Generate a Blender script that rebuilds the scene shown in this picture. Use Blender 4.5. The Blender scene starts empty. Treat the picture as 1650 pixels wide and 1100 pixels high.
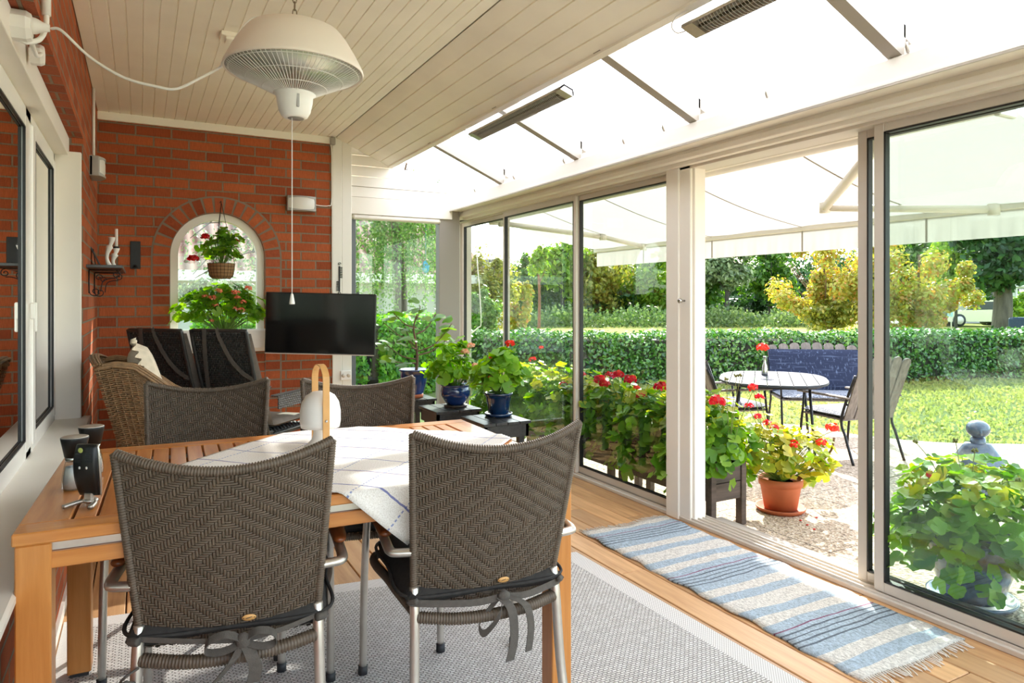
import bpy, math, random
import numpy as np
from mathutils import Vector, Matrix
random.seed(7); RNG = np.random.default_rng(11)
SC = bpy.context.scene; COL = SC.collection
R = math.radians

# ------------------------------------------------------------------ camera, sky, sun, exposure
cam_d = bpy.data.cameras.new('camera'); cam = bpy.data.objects.new('camera', cam_d); COL.objects.link(cam)
cam.location = (0, 0, 1.25); cam.rotation_euler = (R(90), 0, -R(28.3))
cam_d.sensor_width = 36; cam_d.lens = 36*1110/1650; cam_d.shift_y = -67/1650
cam_d.clip_start = .05; cam_d.clip_end = 500
SC.camera = cam
SC.view_settings.view_transform = 'Standard'; SC.view_settings.look = 'None'
SC.view_settings.gamma = 1; SC.view_settings.use_curve_mapping = False
SC.view_settings.exposure = 1.6
SC.cycles.use_denoising = True
SC.cycles.max_bounces = 10; SC.cycles.diffuse_bounces = 8; SC.cycles.glossy_bounces = 4
SC.cycles.transmission_bounces = 6; SC.cycles.transparent_max_bounces = 24
SC.cycles.caustics_reflective = False; SC.cycles.caustics_refractive = False
SC.cycles.sample_clamp_indirect = 8

W = bpy.data.worlds.new('sky'); SC.world = W; W.use_nodes = True
nt = W.node_tree; nt.nodes.clear()
sky = nt.nodes.new('ShaderNodeTexSky'); sky.sky_type = 'NISHITA'; sky.sun_disc = False
sky.sun_elevation = R(35.5); sky.sun_rotation = R(42); sky.air_density = 1.0; sky.dust_density = 1.2; sky.ozone_density = 1
mx = nt.nodes.new('ShaderNodeMix'); mx.data_type = 'RGBA'; mx.inputs[0].default_value = .42
nt.links.new(sky.outputs[0], mx.inputs[6]); mx.inputs[7].default_value = (4.4, 4.25, 4.0, 1)
bg = nt.nodes.new('ShaderNodeBackground'); bg.inputs[1].default_value = .36
wo = nt.nodes.new('ShaderNodeOutputWorld')
nt.links.new(mx.outputs[2], bg.inputs[0]); nt.links.new(bg.outputs[0], wo.inputs[0])

sun_d = bpy.data.lights.new('sun', 'SUN'); sun = bpy.data.objects.new('sun', sun_d); COL.objects.link(sun)
sun_d.energy = 4.6; sun_d.angle = R(.8); sun_d.color = (1, .95, .86)
SUN_AZ, SUN_EL = R(42), R(35.5)
sdir = Vector((math.sin(SUN_AZ)*math.cos(SUN_EL), math.cos(SUN_AZ)*math.cos(SUN_EL), math.sin(SUN_EL)))
sun.rotation_euler = sdir.to_track_quat('Z', 'Y').to_euler(); sun.location = sdir*30

# ------------------------------------------------------------------ camera maths (pixel -> world point on a real surface)
CS, CC = math.sin(R(28.3)), math.cos(R(28.3))
def ray(u, v):
    t = (u-825)/1110
    return (CS+t*CC, CC-t*CS, (483-v)/1110)
def onX(u, v, X):
    d = ray(u, v); k = X/d[0]; return Vector((X, d[1]*k, 1.25+d[2]*k))
def onY(u, v, Y):
    d = ray(u, v); k = Y/d[1]; return Vector((d[0]*k, Y, 1.25+d[2]*k))
def onZ(u, v, Z):
    d = ray(u, v); k = (Z-1.25)/d[2]; return Vector((d[0]*k, d[1]*k, Z))
def atD(u, v, D):
    d = ray(u, v); return Vector((d[0]*D, d[1]*D, 1.25+d[2]*D))

# ------------------------------------------------------------------ materials
def lin(h):
    if isinstance(h, tuple): return h if len(h) == 4 else (*h, 1)
    h = h.lstrip('#'); c = [int(h[i:i+2], 16)/255 for i in (0, 2, 4)]
    return tuple((x/12.92 if x <= .04045 else ((x+.055)/1.055)**2.4) for x in c)+(1,)
class NM:
    def __init__(s, name):
        s.m = bpy.data.materials.new(name); s.m.use_nodes = True; s.t = s.m.node_tree; s.t.nodes.clear()
        s.out = s.t.nodes.new('ShaderNodeOutputMaterial')
    def n(s, typ, **kw):
        nd = s.t.nodes.new('ShaderNode'+typ)
        for k, v in kw.items(): setattr(nd, k, v)
        return nd
    def l(s, a, b): s.t.links.new(a, b)
    def math(s, op, a, b=None, c=None):
        nd = s.n('Math', operation=op)
        for i, x in enumerate((a, b, c)):
            if x is None: continue
            if isinstance(x, (int, float)): nd.inputs[i].default_value = x
            else: s.l(x, nd.inputs[i])
        return nd.outputs[0]
    def mix(s, f, a, b, blend='MIX'):
        nd = s.n('Mix', data_type='RGBA', blend_type=blend)
        for i, x in ((0, f), (6, a), (7, b)):
            if isinstance(x, (int, float)): nd.inputs[i].default_value = x
            elif isinstance(x, (tuple, str)): nd.inputs[i].default_value = lin(x)
            else: s.l(x, nd.inputs[i])
        return nd.outputs[2]
    def noise(s, scale, detail=3, vec=None, rough=.5, stretch=None, coord='Object'):
        v = vec
        if v is None: v = s.n('TexCoord').outputs[coord]
        if stretch:
            mp = s.n('Mapping'); mp.inputs['Scale'].default_value = stretch; s.l(v, mp.inputs[0]); v = mp.outputs[0]
        nd = s.n('TexNoise'); nd.inputs['Scale'].default_value = scale; nd.inputs['Detail'].default_value = detail
        nd.inputs['Roughness'].default_value = rough; s.l(v, nd.inputs['Vector']); return nd.outputs[0]
    def ramp(s, f, *stops):
        nd = s.n('ValToRGB'); e = nd.color_ramp.elements
        e[0].position, e[0].color = stops[0][0], lin(stops[0][1]); e[1].position, e[1].color = stops[-1][0], lin(stops[-1][1])
        for p, c in stops[1:-1]:
            x = e.new(p); x.color = lin(c)
        s.l(f, nd.inputs[0]); return nd.outputs[0]
    def bsdf(s, col, rough=.5, metal=0, bump=None, bs=.3, bd=.01, spec=None, coat=0, trans=None):
        b = s.n('BsdfPrincipled')
        if isinstance(col, (tuple, str)): b.inputs['Base Color'].default_value = lin(col)
        else: s.l(col, b.inputs['Base Color'])
        if isinstance(rough, (int, float)): b.inputs['Roughness'].default_value = rough
        else: s.l(rough, b.inputs['Roughness'])
        b.inputs['Metallic'].default_value = metal
        if spec is not None: b.inputs['Specular IOR Level'].default_value = spec
        if coat: b.inputs['Coat Weight'].default_value = coat; b.inputs['Coat Roughness'].default_value = .05
        if bump is not None:
            bn = s.n('Bump'); bn.inputs['Strength'].default_value = bs; bn.inputs['Distance'].default_value = bd
            s.l(bump, bn.inputs['Height']); s.l(bn.outputs[0], b.inputs['Normal'])
        return b.outputs[0]
    def done(s, sh): s.l(sh, s.out.inputs[0]); return s.m
def simple(name, col, rough=.5, metal=0, var=.0, vs=8, bump=0, bscale=60, coat=0, spec=None, stretch=None):
    m = NM(name); c = col
    if var:
        a = lin(col); d = tuple(max(0, x*(1-var)) for x in a[:3])+(1,); e = tuple(min(1, x*(1+var)) for x in a[:3])+(1,)
        c = m.ramp(m.noise(vs, 4, stretch=stretch), (.3, d), (.7, e))
    b = m.noise(bscale, 3, stretch=stretch) if bump else None
    return m.done(m.bsdf(c, rough, metal, b, bump, .004, spec, coat))
def wood(name, c1, c2, scale=3, axis=1, rough=.45, bump=.15, coat=0, island=.25, spec=None):
    m = NM(name); st = [14, 14, 14]; st[axis] = 1.0
    geo = m.n('NewGeometry'); tc = m.n('TexCoord')
    off = m.n('VectorMath', operation='ADD'); m.l(tc.outputs['Object'], off.inputs[0])
    sc = m.n('VectorMath', operation='SCALE'); sc.inputs[0].default_value = (7, 7, 7); m.l(geo.outputs['Random Per Island'], sc.inputs['Scale'])
    m.l(sc.outputs[0], off.inputs[1])
    f = m.noise(scale, 5, vec=off.outputs[0], stretch=st, rough=.6)
    c = m.ramp(f, (.3, c1), (.7, c2))
    v = m.math('MULTIPLY_ADD', geo.outputs['Random Per Island'], island, 1-island/2)
    g = m.n('VectorMath', operation='SCALE'); m.l(c, g.inputs[0]); m.l(v, g.inputs['Scale'])
    return m.done(m.bsdf(g.outputs[0], rough, 0, f, bump, .003, spec, coat))
def leafmat(name, cols, tr=.45, rough=.45, spread=1.0, glossy=.5):
    m = NM(name); geo = m.n('NewGeometry')
    cols = [tuple(x*k for x, k in zip(lin(q)[:3], (.92, .82, .58))) for q in cols]; n = len(cols); c = m.ramp(geo.outputs['Random Per Island'], *[(i/(n-1), q) for i, q in enumerate(cols)])
    b = m.bsdf(c, rough, spec=glossy)
    t = m.n('BsdfTranslucent')
    cc = m.n('HueSaturation'); cc.inputs['Saturation'].default_value = 1.1; cc.inputs['Value'].default_value = 1.5; cc.inputs['Hue'].default_value = .492
    m.l(c, cc.inputs['Color']); m.l(cc.outputs[0], t.inputs[0])
    mxs = m.n('MixShader'); mxs.inputs[0].default_value = tr; m.l(b, mxs.inputs[1]); m.l(t.outputs[0], mxs.inputs[2])
    return m.done(mxs.outputs[0])
def brick(name, plane='xz', shift=(0, 0), c1='#b4603a', c2='#8e4429', mortar='#8a7763', bw=.24, rh=.075):
    m = NM(name); tc = m.n('TexCoord'); sp = m.n('SeparateXYZ'); m.l(tc.outputs['Object'], sp.inputs[0])
    cb = m.n('CombineXYZ'); ax = {'x': 0, 'y': 1, 'z': 2}
    m.l(m.math('ADD', sp.outputs[ax[plane[0]]], shift[0]), cb.inputs[0]); m.l(m.math('ADD', sp.outputs[ax[plane[1]]], shift[1]), cb.inputs[1])
    wob = m.noise(9, 2); 
    b = m.n('TexBrick'); m.l(cb.outputs[0], b.inputs['Vector'])
    b.inputs['Scale'].default_value = 1; b.inputs['Brick Width'].default_value = bw; b.inputs['Row Height'].default_value = rh
    b.inputs['Mortar Size'].default_value = .0068; b.inputs['Mortar Smooth'].default_value = .25; b.inputs['Bias'].default_value = -.1
    b.inputs['Color1'].default_value = lin(c1); b.inputs['Color2'].default_value = lin(c2); b.inputs['Mortar'].default_value = lin(mortar)
    st = (60, 60, 8) if plane[1] == 'z' else (40, 40, 40)
    f = m.noise(3.2, 4, stretch=st, rough=.7)
    g = m.math('MULTIPLY_ADD', f, .9, .55)
    s2 = m.n('VectorMath', operation='SCALE'); m.l(b.outputs['Color'], s2.inputs[0]); m.l(g, s2.inputs['Scale'])
    h = m.math('SUBTRACT', m.math('MULTIPLY', f, .35), b.outputs['Fac'])
    return m.done(m.bsdf(s2.outputs[0], .85, 0, h, .9, .008, spec=.2))
def glassmat(name, tint='#f4faf8', refl=1.0, rough=.0):
    m = NM(name); t = m.n('BsdfTransparent'); t.inputs[0].default_value = lin(tint)
    g = m.n('BsdfGlossy'); g.inputs['Roughness'].default_value = rough; g.inputs[0].default_value = (1, 1, 1, 1)
    f = m.n('LayerWeight'); f.inputs['Blend'].default_value = .5
    k = m.math('MULTIPLY', m.math('MULTIPLY_ADD', m.math('POWER', f.outputs['Facing'], 4), .55, .03), refl)
    x = m.n('MixShader'); m.l(k, x.inputs[0]); m.l(t.outputs[0], x.inputs[1]); m.l(g.outputs[0], x.inputs[2])
    return m.done(x.outputs[0])

M = {}
M['white'] = simple('white_paint', '#ece8df', .38, var=.03, vs=2)
M['rafter'] = simple('darkened_aluminium_rafter', '#aba398', .5)  # darkened below the other frame paint so rafters show against the roof glow
M['pvc'] = simple('white_window_frame', '#f2f1ec', .25)
M['panel'] = simple('white_siding_paint', '#f0eae0', .5, var=.03, vs=3)
M['cream'] = simple('cream_board_paint', '#fbf6ea', .5, var=.05, vs=2.5)
M['alu'] = simple('painted_aluminium', '#cfc6ba', .35, var=.02)
M['alu_light'] = simple('light_painted_aluminium', '#e9e3da', .35)
M['post'] = simple('backlit_post_grey', '#969089', .5)  # the corner post's backlit shade is put into this grey
M['tube'] = simple('brushed_aluminium', '#c9c3bb', .33, .85, var=.05, vs=30)
M['rubber'] = simple('dark_rubber', '#26282b', .6)
M['seal'] = simple('black_seal', '#1c1b1b', .5)
M['brick_back'] = brick('red_brick_back', 'xz', (.036, .0))
M['brick_left'] = brick('red_brick_left', 'yz')
M['brick_end'] = brick('red_brick_reveal', 'xz', (.04, 0), bw=.12)
M['deck'] = wood('pine_decking', '#b28355', '#d6a876', 2.2, 1, .5, .2, island=.35)
M['teak'] = wood('oiled_teak', '#b26a2e', '#d28f4b', 2.5, 1, .35, .06, coat=.15, island=.18)
M['teak_x'] = wood('oiled_teak_cross_grain', '#b26a2e', '#d28f4b', 2.5, 0, .35, .06, coat=.15, island=.18)
M['teak_z'] = wood('oiled_teak_upright_grain', '#b5702f', '#cf8c49', 2.5, 2, .35, .06, coat=.15, island=.18)
M['armwood'] = wood('brown_arm_wood', '#6d3517', '#8f4d24', 4, 1, .3, .05, coat=.3)
M['wicker'] = simple('taupe_wicker_strand', '#5f5143', .5, var=.16, vs=30)
M['wicker_black'] = simple('black_wicker_strand', '#2d2d2c', .38, var=.15, vs=40)
M['wicker_grey'] = simple('grey_wicker_strand', '#6f6d6a', .4, var=.2, vs=40)
M['wicker_brown'] = simple('brown_wicker_strand', '#8e6f4d', .6, var=.3, vs=40)
M['cushion_dark'] = simple('charcoal_cushion_fabric', '#33302e', .9, var=.2, vs=60, bump=.3, bscale=400)
M['strap'] = simple('grey_ribbon_fabric', '#57514b', .9, var=.12, vs=80, bump=.4, bscale=500)
M['beige_cloth'] = simple('cream_cushion_fabric', '#d9ccb6', .9, var=.12, vs=20, bump=.6, bscale=30)
M['black'] = simple('black_plastic', '#141414', .4)
M['iron'] = simple('black_wrought_iron', '#17171a', .45, .3)
M['screen'] = simple('tv_glass', '#050506', .12, spec=.6)
M['white_plastic'] = simple('matte_white_plastic', '#efece6', .45)
M['heater_white'] = simple('powder_coated_heater', '#e8ddd0', .5)
M['lamp_grey'] = simple('grey_lamp_casing', '#a9a6a2', .45)
M['bulb_glass'] = simple('frosted_lamp_glass', '#e7e4de', .3)
M['steel'] = simple('polished_steel', '#b9b6b2', .22, 1)
M['chrome_dim'] = simple('reflector_metal', '#cfcac2', .32, .7)
M['bamboo'] = simple('bent_ash_handle', '#d9a463', .4, var=.08, vs=20)
M['terracotta'] = simple('terracotta', '#b5613a', .7, var=.08, vs=12)
M['blue_glaze'] = simple('cobalt_glaze', '#16356f', .12, var=.5, vs=7, coat=.8)
M['navy_glaze'] = simple('deep_blue_glaze', '#0f2b4e', .1, var=.4, vs=7, coat=.8)
M['pot_glaze'] = simple('speckled_blue_glaze', '#4d5a78', .2, var=.6, vs=26, coat=.6)
M['soil'] = simple('dark_potting_soil', '#2b211a', .95, bump=.6)
M['black_wood'] = wood('black_stained_wood', '#232324', '#3b3a3b', 4, 1, .35, .25)
M['dark_wood'] = wood('weathered_dark_planter_wood', '#3b3029', '#5a4a40', 3, 0, .6, .3)
M['grey_wood'] = wood('weathered_grey_slats', '#5c544d', '#857a70', 3, 2, .7, .3)
M['table_wood'] = wood('grey_blue_oiled_slats', '#33383f', '#474d55', 3, 0, .65, .2, spec=.12)
M['thresh_wood'] = wood('weathered_threshold_wood', '#9a8f83', '#c4b8aa', 3, 1, .75, .3)
M['navy_fabric'] = None
M['stem'] = simple('green_stem', '#6b8a3a', .6)
M['bark'] = simple('grey_brown_bark', '#5c5146', .9, var=.3, vs=14, bump=.8, bscale=20, stretch=(1, 1, .2))
M['bark_dark'] = simple('dark_bark', '#3a3730', .9, var=.35, vs=10, bump=.8, bscale=20, stretch=(1, 1, .2))
M['bark_pine'] = simple('reddish_pine_bark', '#7d4f3c', .9, var=.3, vs=8, bump=.8, bscale=20)
M['twig'] = simple('brown_twig', '#6f5440', .8)
M['ger_leaf'] = leafmat('geranium_leaf', ['#3d6f1f', '#5c9a2c', '#79b33c', '#8cbf45', '#4a8226'], .42)
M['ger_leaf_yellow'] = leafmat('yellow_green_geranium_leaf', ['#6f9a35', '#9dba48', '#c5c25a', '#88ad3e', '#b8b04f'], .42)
M['ger_leaf_bright'] = leafmat('fresh_geranium_leaf', ['#6fae35', '#8cc63f', '#5c9a2f', '#a0cf52'], .45)
M['fig_leaf'] = leafmat('fig_leaf', ['#4a8034', '#6a9a45', '#5a8c3a', '#86aa50'], .5)
M['hedge_leaf'] = leafmat('privet_leaf', ['#1f4d1c', '#2f6a26', '#4b8a35', '#7fae62', '#275a20'], .25, .3, glossy=.8)
M['bush_leaf'] = leafmat('sunlit_bush_leaf', ['#3f8a2e', '#62ad3a', '#8fcf55', '#2f6f2a'], .5)
M['tree_green'] = leafmat('mid_green_leaf', ['#2c5a24', '#447a30', '#6b9a3f', '#38682a'], .4)
M['tree_light'] = leafmat('light_green_leaf', ['#5e8f35', '#86b548', '#a5c55c', '#4f7f30'], .5)
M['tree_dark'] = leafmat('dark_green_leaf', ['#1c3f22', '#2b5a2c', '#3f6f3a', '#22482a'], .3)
M['tree_silver'] = leafmat('grey_green_leaf', ['#46664a', '#6d8c6b', '#91a98c', '#33553a'], .3)
M['tree_autumn'] = leafmat('yellow_orange_leaf', ['#94a850', '#b8ae5c', '#a9b55c', '#88a04c', '#c8945c', '#a0b052', '#b5bd66'], .45)
M['tree_olive'] = leafmat('olive_leaf', ['#7c8f42', '#a0a850', '#64803a', '#b5b062'], .45)
M['birch_leaf'] = leafmat('weeping_birch_leaf', ['#3f6f30', '#5f9048', '#86b06c', '#4a7d38', '#a0c088'], .4)
M['weed'] = leafmat('tall_weed_leaf', ['#3f6238', '#5f8050', '#7a9668', '#34542f'], .3)
M['petal_red'] = leafmat('red_petal', ['#c91a22', '#e22a2c', '#b5121c'], .35)
M['petal_coral'] = leafmat('coral_red_petal', ['#e8432f', '#f05a45', '#d93325'], .35)
M['petal_pink'] = leafmat('salmon_pink_petal', ['#f0a08c', '#e8877a', '#f5b8a5'], .4)
M['petal_pale'] = leafmat('pale_pink_petal', ['#f0d5cf', '#e8bfb8', '#f7e6e0'], .4)
M['bud'] = simple('green_brown_bud', '#7a7a45', .7)
M['clear'] = glassmat('clear_pane')
M['clear_soft'] = glassmat('old_window_pane', '#e9f1ee', 1.2)
M['coated'] = glassmat('coated_double_glazing', '#cfd8d4', 4.5)

m = NM('navy_woven_fabric'); f = m.noise(60, 2, stretch=(1, 1, .06)); g = m.noise(60, 2, stretch=(.06, .06, 1))
s_ = m.math('MAXIMUM', m.math('SUBTRACT', f, .58), m.math('SUBTRACT', g, .58))
M['navy_fabric'] = m.done(m.bsdf(m.ramp(m.math('MULTIPLY', s_, 6), (0, '#18223c'), (1, '#56627c')), .9))
m = NM('speckled_seat_fabric'); f = m.noise(70, 2)
M['seat_fabric'] = m.done(m.bsdf(m.ramp(f, (.35, '#3b3f49'), (.7, '#9ba0a8')), .9))

# translucent roofing: twin wall ribs run down the slope
m = NM('ribbed_polycarbonate'); tc = m.n('TexCoord'); sp = m.n('SeparateXYZ'); m.l(tc.outputs['Object'], sp.inputs[0])
rib = m.math('FRACT', m.math('MULTIPLY', sp.outputs[1], 90))
rb = m.math('GREATER_THAN', rib, .72)
c = m.mix(rb, '#fdfdff', '#bcc2ca')
tl = m.n('BsdfTranslucent'); m.l(c, tl.inputs[0]); tp = m.n('BsdfTransparent'); tp.inputs[0].default_value = (.85, .87, .9, 1)
a = m.n('MixShader'); a.inputs[0].default_value = .36; m.l(tl.outputs[0], a.inputs[1]); m.l(tp.outputs[0], a.inputs[2])
gl = m.n('BsdfGlossy'); gl.inputs['Roughness'].default_value = .25
a2 = m.n('MixShader'); a2.inputs[0].default_value = .05; m.l(a.outputs[0], a2.inputs[1]); m.l(gl.outputs[0], a2.inputs[2])
M['poly'] = m.done(a2.outputs[0])
# awning canvas
def canvas(name, col, tr=.55):
    m = NM(name); d = m.n('BsdfDiffuse'); d.inputs[0].default_value = lin(col); t = m.n('BsdfTranslucent'); t.inputs[0].default_value = lin(col)
    x = m.n('MixShader'); x.inputs[0].default_value = tr; m.l(d.outputs[0], x.inputs[1]); m.l(t.outputs[0], x.inputs[2]); return m.done(x.outputs[0])
M['canvas'] = canvas('white_awning_canvas', '#b4afa7', .40)
M['shade'] = canvas('white_glass_shade', '#f1efe9', .5)
M['basket'] = canvas('burlap_liner', '#b08c66', .3)

# lawn, meadow, gravel
m = NM('mown_grass'); c = m.ramp(m.noise(.6, 3), (.3, '#748a4a'), (.7, '#8da05c')); c2 = m.ramp(m.noise(45, 4, rough=.7), (.3, '#627540'), (.72, '#a3b078'))
M['lawn'] = m.done(m.bsdf(m.mix(.55, c, c2), .9, 0, m.noise(90, 4, rough=.8), .9, .05, spec=.15))
m = NM('rough_meadow'); c = m.ramp(m.noise(.35, 4), (.3, '#76893a'), (.55, '#98994a'), (.75, '#a8964c')); c2 = m.ramp(m.noise(6, 5, rough=.7), (.3, '#5f7432'), (.7, '#a8a862'))
M['meadow'] = m.done(m.bsdf(m.mix(.45, c, c2), .95, 0, m.noise(10, 4), .8, .1, spec=.1))
m = NM('exposed_aggregate_slabs'); tc = m.n('TexCoord'); v = m.n('TexVoronoi'); v.inputs['Scale'].default_value = 70; m.l(tc.outputs['Object'], v.inputs['Vector'])
c = m.ramp(m.math('FRACT', m.math('MULTIPLY', v.outputs['Color'], 3.7)), (0, '#857462'), (.35, '#bfab95'), (.7, '#d6c4ae'), (1, '#aa9278'))
b = m.n('TexBrick'); b.inputs['Scale'].default_value = 1; b.inputs['Brick Width'].default_value = .8; b.inputs['Row Height'].default_value = .8; b.offset = 0
b.inputs['Mortar Size'].default_value = .004; m.l(tc.outputs['Object'], b.inputs['Vector'])
c = m.mix(m.math('MULTIPLY', b.outputs['Fac'], .75), c, '#4d453c')
M['gravel'] = m.done(m.bsdf(c, .85, 0, v.outputs['Distance'], .7, .012, spec=.2))
# grey woven rug
m = NM('grey_white_woven_rug'); tc = m.n('TexCoord'); sp = m.n('SeparateXYZ'); m.l(tc.outputs['Object'], sp.inputs[0])
b = m.n('TexBrick'); b.inputs['Scale'].default_value = 1; b.inputs['Brick Width'].default_value = .02; b.inputs['Row Height'].default_value = .0105
b.inputs['Mortar Size'].default_value = .0028; b.inputs['Mortar Smooth'].default_value = .8; b.inputs['Color1'].default_value = lin('#f0ece7'); b.inputs['Color2'].default_value = lin('#d8d3cd'); b.inputs['Mortar'].default_value = lin('#8a8580')
wx = m.math('ADD', sp.outputs[0], m.math('MULTIPLY', m.math('SINE', m.math('MULTIPLY', sp.outputs[1], 300)), .002))
cb = m.n('CombineXYZ'); m.l(wx, cb.inputs[0]); m.l(sp.outputs[1], cb.inputs[1]); m.l(cb.outputs[0], b.inputs['Vector'])
M['rug_grey'] = m.done(m.bsdf(b.outputs['Color'], .95, 0, m.math('SUBTRACT', 1, b.outputs['Fac']), .8, .004, spec=.1))
m = NM('fine_woven_rug_border'); tc = m.n('TexCoord'); ck = m.n('TexChecker'); ck.inputs['Scale'].default_value = 190; m.l(tc.outputs['Object'], ck.inputs['Vector'])
M['rug_border'] = m.done(m.bsdf(m.mix(ck.outputs['Fac'], '#ebe7e2', '#b3aeaa'), .95, spec=.1))
# blue striped rag rug
def ragmat(name, y0, per):
    m = NM(name); tc = m.n('TexCoord'); sp = m.n('SeparateXYZ'); m.l(tc.outputs['Object'], sp.inputs[0])
    n = m.noise(60, 3, stretch=(1, .25, 1)); yy = m.math('ADD', sp.outputs[1], m.math('MULTIPLY', m.math('SUBTRACT', m.noise(5, 2), .5), .03))
    fr = m.math('FRACT', m.math('DIVIDE', m.math('SUBTRACT', yy, y0), per))
    r = m.n('ValToRGB'); r.color_ramp.interpolation = 'CONSTANT'; e = r.color_ramp.elements
    B, Wt, D = lin('#c2d2de'), lin('#f6f0e6'), lin('#79828c')
    st = [(0, Wt), (.10, B), (.20, Wt), (.31, B), (.42, D), (.435, B), (.47, D), (.485, B), (.52, D), (.535, B), (.57, D), (.585, B), (.62, lin('#a06a82')), (.632, B), (.72, Wt), (.82, B), (.92, Wt)]
    e[0].position, e[0].color = st[0]; e[1].position, e[1].color = st[1]
    for p, c in st[2:]:
        x = e.new(p); x.color = c
    m.l(fr, r.inputs[0])
    g = m.ramp(m.noise(120, 3, rough=.85, stretch=(1, .5, 1)), (.32, '#8e8a86'), (.62, '#ffffff'))
    c = m.mix(.7, r.outputs[0], g, 'MULTIPLY')
    return m.done(m.bsdf(c, .95, 0, m.noise(140, 3, rough=.8), .9, .008, spec=.1))
M['rag'] = ragmat('blue_cream_rag_stripes', 1.43, .58)
M['fringe'] = simple('cream_rug_fringe', '#d8cfc2', .9)
# checked tablecloth
m = NM('checked_cotton_cloth'); uv = m.n('UVMap'); sp = m.n('SeparateXYZ'); m.l(uv.outputs[0], sp.inputs[0])
def line(coord, per, w, ph=0.): return m.math('LESS_THAN', m.math('ABSOLUTE', m.math('SUBTRACT', m.math('FRACT', m.math('ADD', m.math('DIVIDE', coord, per), ph)), .5)), w)
jx = m.math('ADD', sp.outputs[0], m.math('MULTIPLY', m.math('SUBTRACT', m.noise(40, 1), .5), .006))
jy = m.math('ADD', sp.outputs[1], m.math('MULTIPLY', m.math('SUBTRACT', m.noise(40, 1), .5), .006))
l1 = line(jx, .145, .019); l2 = m.math('MULTIPLY', line(jy, .145, .017), m.math('GREATER_THAN', m.math('FRACT', m.math('MULTIPLY', jx, 70)), .45))
l3 = line(jx, .29, .004, .27)
base = m.ramp(m.noise(260, 3, rough=.8, coord='UV'), (.3, '#d6cfc6'), (.58, '#faf7f2'))
c = m.mix(m.math('MULTIPLY', l1, .8), base, '#4a56a6'); c = m.mix(m.math('MULTIPLY', l2, .75), c, '#5a77bd'); c = m.mix(m.math('MULTIPLY', l3, .7), c, '#a05560')
M['cloth'] = m.done(m.bsdf(c, .9, 0, m.noise(240, 3, coord='UV', rough=.8), .5, .003, spec=.1))
# roof tiles
def tiles(name, c1, c2, sx=.25, sz=.3):
    m = NM(name); tc = m.n('TexCoord'); sp = m.n('SeparateXYZ'); m.l(tc.outputs['Object'], sp.inputs[0])
    a = m.math('SINE', m.math('MULTIPLY', sp.outputs[0], 6.283/sx)); b = m.math('FRACT', m.math('DIVIDE', sp.outputs[2], sz))
    h = m.math('ADD', m.math('MULTIPLY', a, .5), b)
    return m.done(m.bsdf(m.mix(m.math('MULTIPLY_ADD', a, .5, .5), c1, c2), .9, 0, h, .8, .05, spec=.1))
M['roof_red'] = tiles('beige_red_roof_tiles', '#5f4238', '#a08474'); M['roof_grey'] = tiles('grey_roof_tiles', '#38363b', '#4d4a4e', .3, .35)
M['house_white'] = simple('white_house_render', '#c9c8c0', .8)
M['winglass'] = simple('dark_house_window', '#2d3338', .15)
M['car'] = simple('silver_car_paint', '#c9c2ad', .25, .4, coat=.6)
M['asphalt'] = simple('grey_asphalt', '#9a948c', .9, var=.1)

# ------------------------------------------------------------------ mesh helpers
def raw_mesh(name, V, F, smooth=False, uv=None):
    me = bpy.data.meshes.new(name); V = np.asarray(V, dtype=np.float32)
    if isinstance(F, np.ndarray):
        k = F.shape[1]; nF = len(F); me.vertices.add(len(V)); me.vertices.foreach_set('co', V.ravel())
        me.loops.add(nF*k); me.loops.foreach_set('vertex_index', F.astype(np.int32).ravel())
        me.polygons.add(nF); me.polygons.foreach_set('loop_start', np.arange(0, nF*k, k, dtype=np.int32))
        me.polygons.foreach_set('loop_total', np.full(nF, k, dtype=np.int32))
    else:
        me.from_pydata(V.tolist(), [], F)
    if smooth: me.polygons.foreach_set('use_smooth', np.ones(len(me.polygons), dtype=bool))
    me.update(calc_edges=True)
    return me
def link(name, me, mat, parent=None, loc=None, rot=None):
    o = bpy.data.objects.new(name, me); COL.objects.link(o)
    if mat is not None and not me.materials: me.materials.append(mat)
    if parent is not None: o.parent = parent
    if loc is not None: o.location = loc
    if rot is not None: o.rotation_euler = rot
    return o
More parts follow.
